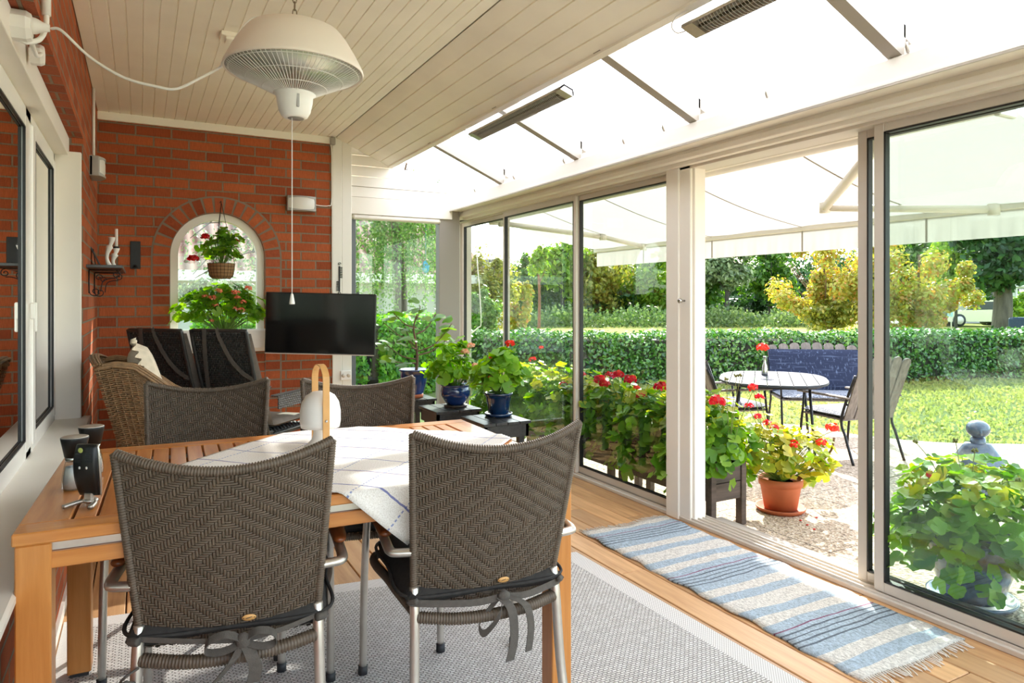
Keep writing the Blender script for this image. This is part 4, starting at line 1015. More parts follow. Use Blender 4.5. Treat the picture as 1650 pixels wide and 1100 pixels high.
def gera(parent, c, r, n, size, leaf='ger_leaf', origin=(0, 0, 0), low=-.25, stems=True, lobes=0, droop=0.):
    """geranium foliage: round leaves on petioles, on the shell and inside of a mound"""
    c = np.array(c, float); r = np.array(r, float)
    d = RNG.normal(size=(n*3, 3)); d /= np.linalg.norm(d, axis=1, keepdims=True); d = d[d[:, 2] > low][:n]; n = len(d)
    rad = RNG.uniform(.3, 1, (n, 1))**.45; rad *= 1+.16*np.sin(d[:, :1]*5+d[:, 1:2]*4+c[0]*9)
    P = c+d*rad*r; P[:, 2] -= droop*(np.hypot(d[:, 0], d[:, 1])*rad[:, 0])**3
    nn = d*.7+np.array((0, 0, .9))+RNG.normal(size=(n, 3))*.48
    o = leaf_obj('foliage', P, nn, size*RNG.uniform(.6, 1.15, n), M[leaf], parent, 'ger', True)
    if stems:
        b = MB(); 
        for i in range(0, n, 3):
            q = P[i]; s0 = (origin[0]+d[i, 0]*r[0]*.12, origin[1]+d[i, 1]*r[1]*.12, origin[2]); mid = ((s0[0]*.45+q[0]*.55), (s0[1]*.45+q[1]*.55), s0[2]*.4+q[2]*.6+.02)
            b.tube([s0, mid, tuple(q)], [.003, .002, .0014], 4, caps=False)
        b.build('stems', M['stem'], parent)
    return P
t = empty('potted_geranium', (2.09, 4.07, .48), 0, 'green geranium with one red bloom in a deep blue ribbed pot on the nearest stool', 'plant')
pt = MB().lathe([(.0001, .018), (.062, .018), (.066, .022), (.074, .07), (.083, .12), (.088, .138), (.094, .142), (.096, .152), (.092, .158), (.084, .156), (.080, .145), (.0001, .14)], n=40).build('pot', M['navy_glaze'], t)
MB().lathe([(.0001, 0), (.078, 0), (.09, .008), (.094, .022), (.089, .024), (.082, .012), (.0001, .010)], n=40).build('saucer', M['navy_glaze'], t)
MB().lathe([(.0001, .143), (.08, .143)], n=20).build('soil', M['soil'], t)
gera(t, (0, 0, .24), (.19, .17, .17), 120, .044, 'ger_leaf_bright', (0, 0, .145)); gera(t, (.03, -.02, .36), (.10, .09, .10), 26, .05, 'ger_leaf_bright', (0, 0, .145), stems=False)
flower_head(t, (.085, 0, .475), .034, 'petal_coral', (0, 0, .15)); flower_head(t, (-.105, -.08, .27), .012, 'petal_coral', None, 12)
flower_head(t, (-.09, -.05, .39), .015, 'petal_coral', (0, 0, .2), 12)
t = empty('potted_geranium', (2.0, 4.575, .48), 0, 'green geranium with pale pink blooms in a round cobalt pot on the middle stool', 'plant')
MB().lathe([(.0001, .016), (.06, .016), (.08, .04), (.103, .085), (.107, .115), (.100, .142), (.096, .150), (.108, .156), (.108, .163), (.098, .163), (.09, .15), (.0001, .147)], n=40).build('pot', M['blue_glaze'], t)
MB().lathe([(.0001, 0), (.078, 0), (.088, .006), (.09, .016), (.083, .016), (.0001, .01)], n=8).build('saucer', M['dark_wood'], t)
MB().lathe([(.0001, .15), (.09, .15)], n=20).build('soil', M['soil'], t)
gera(t, (-.02, 0, .25), (.20, .17, .16), 120, .045, 'ger_leaf_bright', (0, 0, .15)); gera(t, (-.03, 0, .40), (.11, .1, .10), 22, .05, 'ger_leaf_bright', (0, 0, .15), stems=False)
flower_head(t, (.03, -.1, .40), .030, 'petal_pale', (0, 0, .15)); flower_head(t, (.075, -.1, .44), .030, 'petal_pale', (0, 0, .15)); flower_head(t, (.10, -.12, .30), .026, 'petal_pale', (0, 0, .15))
t = empty('potted_fig', (1.90, 5.17, .48), 0, 'small fig tree in a blue glazed pot on the far corner stool', 'plant')
MB().lathe([(.0001, 0), (.07, 0), (.075, .004), (.077, .03)], n=40).build('bare_clay_foot', M['terracotta'], t)
MB().lathe([(.077, .03), (.078, .04), (.098, .11), (.108, .17), (.108, .205), (.12, .212), (.12, .222), (.112, .225), (.10, .215), (.0001, .205)], n=40).build('pot', M['blue_glaze'], t)
MB().lathe([(.0001, .21), (.10, .21)], n=20).build('soil', M['soil'], t)
b = MB(); b.tube(curve([(.02, 0, .2), (.03, 0, .3), (.02, 0, .42), (.0, 0, .55), (.03, 0, .66)], 6), [.012]*8+[.009]*9+[.006]*8, 7)
tips = []
for (bz, az, ln, up) in ((.3, 180, .24, .12), (.27, 200, .2, .02), (.33, 0, .26, .12), (.36, -30, .3, .22), (.45, 160, .26, .14), (.5, 20, .2, .16), (.55, 190, .2, .12), (.62, 60, .12, .1), (.38, 240, .25, .1), (.4, 100, .22, .15)):
    q = (.022+ln*math.cos(R(az)), ln*.7*math.sin(R(az)), bz+up); b.tube(curve([(.022, 0, bz), (.022+ln*.5*math.cos(R(az)), ln*.35*math.sin(R(az)), bz+up*.25), q], 6), [.006]*6+[.004]*7, 6); tips.append(q)
b.build('stem', M['twig'], t)
P = []; 
for q in tips+[(.03, 0, .66)]:
    for _ in range(3): P.append((q[0]+random.uniform(-.06, .06), q[1]+random.uniform(-.06, .06), q[2]+random.uniform(-.05, .05)))
P = np.array(P); leaf_obj('foliage', P, np.tile((0, -.35, 1), (len(P), 1))+RNG.normal(size=P.shape)*.3, .062*RNG.uniform(.7, 1.2, len(P)), M['fig_leaf'], t, 'fig', True)

# ================================================================== BLACK RECLINERS, BROWN TUB CHAIR
def slabz(name, fn, th, mat, parent, nx=10, ny=14):
    """soft slab: fn(u,v)->(point, normal), pillow thickness"""
    V = []; F = []; N0 = (nx+1)*(ny+1)
    for sg in (1, -1):
        for i in range(nx+1):
            for j in range(ny+1):
                u = i/nx; v = j/ny; p, n = fn(u, v); e = max(abs(2*u-1), abs(2*v-1))**5; V.append(Vector(p)+Vector(n)*sg*th*.5*(1-e)**.5)
    for i in range(nx):
        for j in range(ny):
            q = (i*(ny+1)+j, (i+1)*(ny+1)+j, (i+1)*(ny+1)+j+1, i*(ny+1)+j+1); F.append(q); F.append(tuple(N0+k for k in q[::-1]))
    return MB().add(V, F, True).build(name, mat, parent)
def make_recliner():
    t = empty('reclining_chair')
    def bf(s, q):
        s = np.asarray(s, float); q = np.asarray(q, float)
        return np.stack(np.broadcast_arrays((s*2-1)*.198, -.20-.24*q-.02*np.sin(q*3), .36+.70*q+0*s), axis=-1)
    weave(bf, 30, 48, lambda i, j: (i//1+j//1) % 2 == 0, .0028, .012, .0125, 'backrest', M['wicker_black'], t, .002)
    P = [Vector(p) for p in bf(np.zeros(12), np.linspace(0, 1, 12))]+[Vector(p) for p in bf(np.linspace(.04, 1, 12), np.ones(12))]+[Vector(p) for p in bf(np.ones(12), np.linspace(.98, 0, 12))]
    MB().tube(P, .012, 8).build('back_frame', M['wicker_black'], t)
    slabz('back_cushion', lambda u, v: ((.0+(u*2-1)*.19, -.148-.235*v, .44+.60*v), (0, .93, .34)), .06, M['cush_grey'], t)
    slabz('seat_cushion', lambda u, v: (((u*2-1)*.185, -.12+.40*v, .43), (0, 0, 1)), .05, M['cush_grey'], t)
    b = MB(); off = Vector((0, -.012, 0))
    def on(s, q): return Vector(bf(np.array([s]), np.array([q]))[0])+off
    b.ribbon([on(s, q) for s, q in ((.27, 1.02), (.235, .9), (.2, .78), (.16, .62), (.12, .45))], .03, (1, 0, .1))
    b.ribbon(curve([on(.50, 1.02), on(.53, .92), on(.66, .74), on(.83, .62), on(1.0, .56)], 6), .028, (.7, 0, .7)); b.build('strap', M['strap'], t)
    weave(lambda s, q: np.stack(np.broadcast_arrays((np.asarray(s)*2-1)*.19, -.2+.47*np.asarray(q), .385+0*np.asarray(q)), axis=-1), 24, 26, lambda i, j: (i+j) % 2 == 0, .002, .014, .014, 'seat', M['wicker_black'], t)
    for sx in (-1, 1):
        ar = empty('armrest'); ar.parent = t
        a = weave(lambda s, q: np.stack(np.broadcast_arrays(sx*.165+(np.asarray(s)*2-1)*.030, -.10+.42*np.asarray(q), .615+0*np.asarray(q)), axis=-1), 4, 34, lambda i, j: (i+j) % 2 == 0, .004, .014, .013, 'arm_top', M['wicker_grey'], ar, .003)
        a = weave(lambda s, q: np.stack(np.broadcast_arrays(sx*.195+0*np.asarray(s), -.10+.42*np.asarray(s), .53+.085*np.asarray(q)), axis=-1), 34, 6, lambda i, j: (i+j) % 2 == 0, .004, .013, .014, 'arm_side', M['wicker_grey'], ar, .003)
        for y in (-.17, .25):
            MB().box((sx*.150, y-.02, 0), (sx*.192, y+.02, .61 if y > 0 else .40), bev=.006).build('leg', M['wicker_black'], t)
    MB().box((-.192, -.22, .35), (.192, .27, .38), bev=.008).build('seat_frame', M['wicker_black'], t)
    return t
M['cush_grey'] = simple('grey_brown_cushion', '#82786e', .9, var=.1, vs=30)
rc = make_recliner()
for k, (u, lb) in enumerate(((249, 'black high-backed wicker reclining chair closer to the brick corner, grey cushion strapped on'), (352, 'black high-backed wicker reclining chair in front of the arched window, grey woven armrest showing'))):
    o = rc if k == 0 else copy_tree(rc)
    p = atD(u, 533, 4.32 if k == 0 else 4.26); th = R(-43)
    o.location = (p.x-.44*math.sin(-th)*-1*-1 if False else p.x+.44*math.sin(-th), p.y+.44*math.cos(th), 0); o.rotation_euler = (0, 0, th)
    tag(o, lb, 'chair', 'black reclining garden chairs')
# pale seat pad / box seen low between the recliner arm and the lamp
t = empty('armchair', (0, 0, 0), 0, 'brown wicker tub armchair with cream ruffled cushion standing against the left brick wall', 'chair')
zt = lambda s: np.interp(s, [0, .10, .22, .34, .48, .62, 1], [.915, .93, .915, .84, .75, .69, .665])
def side(Y, sg):
    def fn(s, q):
        s = np.asarray(s, float); q = np.asarray(q, float)
        xb = .03+.50*s; xt = -.205+.78*s
        return np.stack(np.broadcast_arrays(xb+(xt-xb)*q, Y+sg*.03*(1-q)+0*s, .02+(zt(s)-.02)*q), axis=-1)
    return fn
for Y, sg in ((3.95, 1), (4.50, -1)):
    weave(side(Y, sg), 26, 90, lambda i, j: (i+j) % 2 == 0, .0035, .007, .0085, 'side_panel', M['wicker_brown'], t, .002)
def bk(s, q):
    s = np.asarray(s, float); q = np.asarray(q, float); a = -.20*q+.03
    return np.stack(np.broadcast_arrays(a-.03*np.sin(np.pi*s)+0*q, 3.95+.55*s, .02+(.915+.03*np.sin(np.pi*s)-.02)*q), axis=-1)
weave(bk, 24, 90, lambda i, j: (i+j) % 2 == 0, .0035, .007, .0085, 'backrest', M['wicker_brown'], t, .002)
fz = np.linspace(0, 1, 40)
for k in range(6):
    P = [Vector((-.205+.78*s+.010*k*.6, 3.945-.004*k+.016*k, float(zt(s))+.008-.008*abs(k-2.5)+.004)) for s in fz]
    MB().tube(P, .0068, 6).build('rim_braid', M['wicker_brown'], t)
    P = [Vector((-.205+.78*s, 4.505-.012*k, float(zt(s))+.008-.008*abs(k-2.5))) for s in fz]
    MB().tube(P, .0068, 6).build('rim_braid', M['wicker_brown'], t)
for k in range(4): MB().tube([Vector((-.2-.03*math.sin(math.pi*s)-.004+.012*k, 3.95+.55*s, .925+.03*math.sin(math.pi*s)+.006*(1.5-abs(k-1.5)))) for s in fz], .0068, 6).build('rim_braid', M['wicker_brown'], t)
MB().box((.0, 3.99, .30), (.52, 4.46, .36), bev=.01).build('seat', M['wicker_brown'], t)
slabz('seat_cushion', lambda u, v: ((.02+.50*u, 4.0+.45*v, .42), (0, 0, 1)), .10, M['beige_cloth'], t)
# loose cream cushion, ruffled edge
cu = empty('throw_cushion', (0, 0, 0), 0, 'cream cushion with a ruffled edge propped inside the brown wicker armchair', 'cushion')
def cf(u, v): return ((-.03+.17*(1-v), 3.99+.43*u, .49+.52*v), (.94, 0, .34))
slabz('cover', cf, .13, M['beige_cloth'], cu, 12, 12)
b = MB(); P = []
per = [(s/24, 0) for s in range(24)]+[(1, s/24) for s in range(24)]+[(1-s/24, 1) for s in range(24)]+[(0, 1-s/24) for s in range(24)]
V = []
for k in range(len(per)*3):
    a = per[k//3]; c = per[(k//3+1) % len(per)]; f = (k % 3)/3; u = a[0]+(c[0]-a[0])*f; v = a[1]+(c[1]-a[1])*f; p = Vector(cf(u, v)[0]); o = Vector(cf(.5, .5)[0]); d = (p-o).normalized(); w = .014*math.sin(k*1.25); nn = Vector(cf(0, 0)[1])
    V += [p-d*.004, p+d*.03+nn*w]
m_ = len(V)//2; b.add(V, [(2*k, 2*k+1, 2*((k+1) % m_)+1, 2*((k+1) % m_)) for k in range(m_)], True); b.build('ruffle', M['beige_cloth'], cu)

# ================================================================== TELEVISION
c = atD(516, 521.5, 5.28); t = empty('television', (c.x, c.y, c.z), R(-28.3), 'black flat television on a swing arm in front of the brick wall', 'television')
t.rotation_euler = (0, R(1.4), R(-28.3)); w, h = .422, .236
MB().box((-w, -.0, -h), (w, .035, h), bev=.004).build('casing', M['black'], t)
MB().box((-w+.009, -.0015, -h+.016), (w-.009, -.0002, h-.009)).build('screen', M['screen'], t)
MB().box((-w+.004, -.003, -h-.001), (w-.004, .002, -h+.006)).build('bottom_trim', M['alu'], t)
MB().box((-.12, .035, -.12), (.12, .07, .12), bev=.005).build('wall_bracket', M['iron'], t)
q = t.matrix_basis.inverted() @ Vector((1.2, YB-.03, c.z))
b = MB(); b.tube([(0, .06, 0), (.06, .2, 0), tuple(q)], .018, 8); b.box((q.x-.05, q.y-.06, q.z-.07), (q.x+.03, q.y-.02, q.z+.07)); b.build('swing_arm', M['iron'], t)

# ================================================================== WALL LAMPS
def wall_lamp(name, loc, rz, lb):
    t = empty(name, loc, rz, lb, 'lamp', 'grey outdoor wall lamps'); W_, Hh = .115, .062
    b = MB(); b.box((-W_, -.02, -Hh), (W_, 0, Hh), bev=.004); b.build('back_plate', M['lamp_grey'], t)
    def prof(x): return -.022-.062*math.cos(x/W_*1.25)**.7 if abs(x) < W_ else -.02
    xs = np.linspace(-W_+.002, W_-.002, 21)
    for s_ in (1, -1):      # upper and lower curved visors
        V = []; F = []
        for x in xs:
            y = prof(x); zc = .020+.022*(1-(x/W_)**2*-.6) if False else .022+.020*(abs(x)/W_)**2*-1+.016
            V += [(x, -.02, s_*Hh), (x, y, s_*Hh*.96), (x, y-.001, s_*(Hh-.012-.014*(abs(x)/W_)**2)), (x, -.03, s_*(Hh-.014))]
        n = len(xs); F = [(i*4+k, (i+1)*4+k, (i+1)*4+k+1, i*4+k+1) for i in range(n-1) for k in range(3)]
        F += [(0, 1, 2, 3), tuple((n-1)*4+k for k in (3, 2, 1, 0))]
        MB().add(V, F).build('visor', M['lamp_grey'], t)
    V = []; n = len(xs)
    for x in xs:
        y = prof(x)+.006; zc = Hh-.016-.012*(abs(x)/W_)**2
        V += [(x, y, -zc-.004), (x, y-.004, -zc*.5), (x, y-.004, zc*.5), (x, y, zc+.004)]
    MB().add(V, [(i*4+k, (i+1)*4+k, (i+1)*4+k+1, i*4+k+1) for i in range(n-1) for k in range(3)], True).build('lens', M['bulb_glass'], t)
    for s_ in (-1, 1): MB().box((s_*W_, -.055, -Hh), (s_*(W_-.018), 0, Hh), bev=.005).build('end_cap', M['lamp_grey'], t)
    return t
wall_lamp('wall_lamp', (1.16, YB-.0, 2.04), 0, 'grey casing lamp on the back brick wall beside the white pillar')
wall_lamp('wall_lamp', (XL, 5.05, 2.075), R(90), 'grey casing lamp on the left brick wall, hanging below the white conduit')
# cables and boxes
b = MB(); b.tube([(XL+.010, 5.19, 2.14), (XL+.010, 5.19, ZC-.004)], .009, 8); tag(b.build('conduit', M['white_plastic']), 'straight white conduit running up the left brick wall above a wall lamp', 'pipe')
b = MB(); b.tube(curve([(1.275, YB-.02, 2.04), (1.33, YB-.02, 2.035), (1.385, YB-.016, 2.04), (1.412, YB-.008, 2.07), (1.414, YB-.008, 2.3), (1.412, YB-.010, 2.5), (1.40, YB-.02, 2.56), (1.39, YB-.035, 2.615)], 5), .0042, 6)
b.tube(curve([(1.416, YB-.008, 2.5), (1.405, YB-.03, 2.56), (1.41, YB-.035, 2.6)], 4), .004, 6); b.tube([(1.417, YB-.008, 1.0), (1.417, YB-.008, 2.5)], .0035, 6)
tag(b.build('lamp_cable', M['white_plastic']), 'thin white cable along the edge of the brick wall to the wall lamp', 'cable')
b = MB(); b.box((1.395, YB-.06, 2.55), (1.435, YB-.022, 2.612), bev=.004); tag(b.build('junction_box', simple('grey_box', '#a59f95', .5)), 'small grey junction box in the ceiling corner above the white pillar', 'box')
def oct_box(Y, Z, r, d, lb, X=XL-.03, name='junction_box'):
    t = empty(name, (X, Y, Z), R(90), lb, 'box', 'white electrical boxes above the window')
    Mx = Matrix.Rotation(R(90), 4, 'X')
    b = MB(); b.lathe([(.0001, 0), (r, 0), (r, d*.75), (r*.85, d), (.0001, d)], n=8, Mx=Mx @ Matrix.Rotation(R(22.5), 4, 'Z'))
    for i in range(len(b.sm)): b.sm[i] = False
    b.build('casing', M['white_plastic'], t); return t
p1 = onX(33, 35, -.325); p2 = onX(54, 84, -.325)
jb = oct_box(2.56, 2.085, .047, .05, 'larger white octagonal electrical box under the brick edge above the left window', -.345)
MB().lathe([(.026, 0), (.024, .015), (.014, .035), (.011, .05), (.0001, .05)], n=16, Mx=Matrix.Translation((.01, -.045, .01)) @ Matrix.Rotation(R(90), 4, 'X')).build('cable_gland', M['white_plastic'], jb)
jb = oct_box(2.87, 2.095, .036, .04, 'smaller white octagonal electrical box beside the pipe elbow above the left window', -.335)
b = MB(); b.tube([(XL+.016, 2.62, ZC-.003), (XL+.016, 2.62, 2.15)], .013, 10); b.tube(curve([(XL+.016, 2.62, 2.155), (XL+.014, 2.62, 2.11), (XL+.0, 2.60, 2.065), (-.31, 2.58, 2.045), (-.33, 2.57, 2.05)], 6), .008, 8)
b.tube(curve([(-.30, 2.60, 2.05), (-.30, 2.68, 2.045), (-.302, 2.76, 2.06), (-.300, 2.82, 2.085)], 6), .007, 8)
tag(b.build('conduit', M['white_plastic']), 'thick white pipe with a bent elbow above the left window', 'pipe')

# ================================================================== HANGING PATIO HEATER
HX, HY, HZ = .436, 2.287, 1.985
t = empty('patio_heater', (HX, HY, HZ), 0, 'cream dome shaped electric heater hanging by a chain above the table', 'heater')
MB().lathe([(.2, .012), (.214, -.004), (.2165, 0), (.216, .008), (.192, .055), (.165, .100), (.142, .128), (.120, .138), (.02, .146), (.0001, .146)], n=64).build('shade', M['heater_white'], t)
MB().lathe([(.210, -.001), (.196, .008), (.14, .07), (.05, .085), (.0001, .085)], n=48).build('reflector', M['chrome_dim'], t)
b = MB(); b.tube([(.13*math.cos(a), .13*math.sin(a), .03) for a in np.linspace(0, 6.283, 48, endpoint=False)], .007, 8, closed=True); b.build('heating_element', M['bulb_glass'], t)
b = MB()
for k in range(84):
    a = 2*math.pi*k/84; b.tube([(r*math.cos(a), r*math.sin(a), z) for r, z in ((.208, 0), (.20, -.006), (.15, -.030), (.10, -.055), (.062, -.074))], .0011, 4, caps=False)
for r, z in ((.20, -.006), (.15, -.030), (.10, -.055)): b.tube([(r*math.cos(a), r*math.sin(a), z) for a in np.linspace(0, 6.283, 56, endpoint=False)], .0014, 4, closed=True)
b.build('wire_guard', M['white_plastic'], t)
MB().lathe([(.064, -.070), (.066, -.074), (.0575, -.079), (.0555, -.10), (.049, -.13), (.040, -.146), (.033, -.150), (.0001, -.150)], n=40).build('control_housing', M['white_plastic'], t)
MB().lathe([(.0001, -.1515), (.024, -.1515), (.026, -.150)], (.004, .0, 0), 24).build('switch_plate', simple('grey_switch_plate', '#8f8b86', .4), t)
b = MB(); b.box((-.0035, -.058, -.125), (.0035, -.050, -.085)); b.build('grip_slot', M['lamp_grey'], t)
pc = MB().tube([(-.010, -.008, -.15), (-.010, -.008, -.722)], .0016, 6).build('pull_cord', M['white_plastic'], t)
MB().lathe([(.003, 0), (.0045, -.004), (.009, -.03), (.0085, -.034), (.0001, -.034)], (-.010, -.008, -.715), 12).build('cord_pull', M['white_plastic'], pc)
b = MB(); z = .150; k = 0
L_ = .024
while z+L_ < .632:
    P = []
    for a in np.linspace(0, 6.283, 14, endpoint=False):
        u = .0065*math.cos(a); v = L_*.62*math.sin(a); P.append((u, 0, z+L_*.55+v) if k % 2 else (0, u, z+L_*.55+v))
    b.tube(P, .0017, 6, closed=True); z += L_; k += 1
b.build('chain', simple('brass_chain', '#8f806c', .35, .9), t)
b = MB(); b.tube(curve([(.04, .03, .142), (.09, .02, .165), (.13, 0, .15), (.19, -.03, .06), (.2155, -.03, .01)], 8), .004, 8); b.build('power_cable', M['heater_white'], t)
b = MB(); A = Vector((-.245, 2.57, 2.095)); B = Vector((HX-.205, HY+.03, HZ+.02))
b.tube(curve([tuple(A)]+[tuple(Vector(ray(u, v))*d+Vector((0, 0, 1.25))) for u, v, d in ((100, 50, 2.13), (145, 92, 2.15), (200, 125, 2.17), (255, 140, 2.19), (285, 143, 2.20), (320, 127, 2.21), (355, 108, 2.22))]+[(B.x, B.y, B.z), (HX-.12, HY+.03, HZ+.16), (HX+.03, HY+.02, HZ+.150)], 8), .0045, 8)
tag(b.build('power_cable', M['white_plastic']), 'white cable sagging from the wall box to the hanging heater', 'cable')
b = MB(); b.box((-.10, -.06, -.022), (.10, .06, 0), bev=.003); b.box((-.075, -.04, -.034), (.075, .04, -.02), bev=.002)
q = onZ(388, 66, 2.60); tag(b.build('ceiling_bracket', M['cream'], None, (q.x, q.y, ZC)), 'small cream ceiling rose plate behind the hanging heater', 'bracket')

# ================================================================== STRIP HEATERS UNDER THE GLAZING
def strip_heater(y0, y1, lb):
    L = y1-y0; x = 1.955; z = 2.33
    t = empty('strip_heater', (x, y0, z), 0, lb, 'heater', 'infrared strip heaters under the glazed roof'); t.rotation_euler = (0, R(20), 0)
    b = MB(); pr = [(-.042, 0), (-.046, .012), (-.03, .036), (.03, .036), (.046, .012), (.042, 0), (.026, .028), (-.026, .028)]
    b.prism([(px, 0, pz) for px, pz in pr], (0, L, 0)); b.build('housing', M['chrome_dim'], t)
    for y in (0, L-.06): MB().prism([(px, y, pz) for px, pz in pr[:6]], (0, .06, 0)).build('end_cap', M['tube'], t)
    MB().tube([(0, .05, .012), (0, L-.05, .012)], .007, 8).build('quartz_tube', simple('dark_quartz', '#57503f', .3, .3), t)
    b = MB(); n = int((L-.14)/.016)
    for k in range(n):
        y = .07+k*.016; b.tube([(.041*math.cos(a), y, .004-.016*math.sin(a)) for a in np.linspace(.05, math.pi-.05, 9)], .0017, 4, caps=False)
    b.build('wire_guard', M['lamp_grey'], t)
    b = MB()
    for y in (.05, L-.05):
        b.tube([(-.01, y, .036), (-.012, y, .05), (.004, y+.012, .078)], .0022, 6); b.tube([(.02, y, .036), (.02, y, .075)], .0022, 6)
    b.build('hook', M['steel'], t)
    b = MB(); b.tube(curve([(0, 0, .02), (-.02, -.05, .01), (-.06, -.06, .03), (-.07, -.0, .05), (-.06, .04, .064)], 6), .003, 6) if y0 < 2 and False else b.tube(curve([(0, L, .02), (-.02, L+.05, .01), (-.05, L+.06, .03), (-.065, L+.02, .05), (-.06, L-.04, .058)], 6), .003, 6)
    b.build('cable', M['white_plastic'], t)
    return t
strip_heater(3.03, 4.17, 'long metal strip heater farther from the camera, hanging below the glazed roof edge')
strip_heater(.98, 2.12, 'metal strip heater cut by the top of the picture, below the glazed roof')

# ================================================================== LEFT SHELF AND SMALL IRON THINGS
t = empty('wall_shelf', (0, 0, 0), 0, 'dark wooden shelf on scrolled iron brackets on the left brick wall', 'shelf')
MB().box((XL, 4.66, 1.437), (-.095, 5.62, 1.455), bev=.002).build('board', M['black_wood'], t)
def spiral(c, r, turns, a0, sg, pl='xz', n=26):
    out = []
    for k in range(n+1):
        f = k/n; a = a0+sg*turns*2*math.pi*f; rr = r*(1-.78*f); out.append((c[0]+rr*math.cos(a), c[1], c[2]+rr*math.sin(a)))
    return out
for y in (4.86, 5.42):
    b = MB(); b.tube([(XL+.004, y, 1.43), (XL+.004, y, 1.29)], .004, 6); b.tube([(XL+.004, y, 1.432), (-.11, y, 1.432)], .004, 6)
    b.tube(spiral((XL+.035, y, 1.30), .030, 1.3, R(170), 1), .0032, 6); b.tube(spiral((-.135, y, 1.405), .024, 1.3, R(90), -1), .0032, 6)
    b.tube(curve([(XL+.065, y, 1.30), (XL+.075, y, 1.36), (-.17, y, 1.38), (-.137, y, 1.382)], 6), .0032, 6); b.tube(spiral((XL+.055, y, 1.385), .02, 1.2, R(0), 1), .003, 6)
    b.build('scroll_bracket', M['iron'], t)
def vase(x, y, lean, h, lb, candle):
    t = empty('candlestick', (x, y, 1.4555), 0, lb, 'candlestick', 'white candlesticks on the shelf')
    P = []; rr = []
    for k in range(17):
        f = k/16; P.append((lean*math.sin(f*math.pi*1.5)*.6+lean*.4*f, 0, h*f)); rr.append(.021-.012*math.sin(min(1, f*1.35)*math.pi)**1+.004*f if f < .75 else .011+.010*(f-.75)*4)
    MB().tube(P, rr, 16).build('body', M['white_plastic'], t)
    q = P[-1]
    if candle:
        MB().tube([(q[0], 0, h), (q[0], 0, h+.012)], [.022, .014], 14).build('wax_cup', M['iron'], t); MB().tube([(q[0], 0, h+.01), (q[0], 0, h+.13)], .0095, 12).build('candle', simple('white_candle', '#f0ebe4', .6), t)
vase(-.175, 5.22, -.03, .205, 'curved white candlestick without candle on the wall shelf', False)
vase(-.150, 5.32, -.02, .14, 'white candlestick holding a white candle on the wall shelf', True)
t = empty('picture_frame', (-.225, 5.16, 1.4555), 0, 'black picture frame leaning on its easel on the wall shelf, back turned', 'frame')
b = MB(); Mx = Matrix.Translation((.0, 0, 0)) @ Matrix.Rotation(R(-24), 4, 'Y')
b.box((-.004, -.06, 0), (.004, .06, .20), Mx, bev=.002); b.build('frame_board', M['black'], t)
MB().tube([(-.045, 0, .12), (-.03, -.02, .002)], .0025, 6).build('easel_leg', M['iron'], t)
MB().box((-.07, -.02, .085), (-.052, .02, .125), Mx @ Matrix.Identity(4)).build('clasp', M['black'], t)
t = empty('candle_sconce', (-.0375, YB, 1.583), 0, 'flat dark metal candle sconce on the back brick wall', 'sconce')
MB().box((-.034, -.006, -.103), (.034, 0, .103), bev=.002).build('back_plate', M['iron'], t)
b = MB(); b.lathe([(.0001, -.004), (.02, -.004), (.022, 0), (.0001, .001)], (0, -.028, -.09), 16); b.tube([(0, 0, -.092), (0, -.028, -.092)], .003, 6); b.lathe([(.010, 0), (.010, .016), (.008, .016), (.008, .003), (.0001, .003)], (0, -.028, -.09), 12); b.build('candle_cup', M['iron'], t)
# iron floor lamp with white glass shade
c0 = atD(206.5, 500, 5.55); t = empty('floor_lamp', (c0.x, c0.y, 0), 0, 'black wrought iron floor lamp with scrolls and a white glass shade behind the recliners', 'lamp')
zz = lambda v: 1.25-(v-483)*5.55/1110
px = lambda u: (u-206.5)*5.55/1110*CC*1.12
b = MB(); b.tube([(0, 0, .02), (0, 0, zz(477))], .0055, 8); b.build('pole', M['iron'], t)
b = MB()
for s_ in (-1, 1): b.tube(curve([(0, 0, zz(477)), (s_*.028, 0, zz(474)), (s_*.012, 0, zz(467)), (s_*.02, 0, zz(463))], 6), .0045, 6)
b.build('forked_finial', M['iron'], t)
b = MB(); b.tube(curve([(0, 0, zz(500)), (px(230), 0, zz(499)), (px(233), 0, zz(493)), (px(229), 0, zz(486)), (px(223), 0, zz(489)), (px(226), 0, zz(494))], 7), .006, 7)
b.tube(curve([(0, 0, zz(499)), (px(190), 0, zz(502)), (px(186), 0, zz(513)), (px(193), 0, zz(523)), (px(202), 0, zz(519)), (px(202), 0, zz(509)), (px(195), 0, zz(508)), (px(194), 0, zz(514)), (px(198), 0, zz(514))], 7), .0065, 7); b.build('scroll_arm', M['iron'], t)
b = MB(); b.lathe([(.0001, .05), (.012, .05), (.016, .03), (.016, .01), (.028, 0), (.0001, 0)], (px(234), 0, zz(511)), 16); b.build('lamp_holder', M['iron'], t)
b = MB(); b.lathe([(.025, .004), (.045, -.014), (.118, -.066), (.116, -.069), (.04, -.020), (.02, -.004)], (px(235), 0, zz(511)), 40); b.build('lamp_shade', M['shade'], t)
MB().tube(curve([(px(201), -.01, .6), (px(202), -.01, zz(520)), (px(203), -.01, zz(500)), (px(210), -.01, zz(497)), (px(214), -.01, zz(510)), (px(211), -.01, zz(528))], 6), .003, 6).build('cord', M['beige_cloth'], t)
MB().lathe([(.0001, 0), (.13, 0), (.13, .012), (.02, .025), (.0001, .025)], n=32).build('base', M['iron'], t)
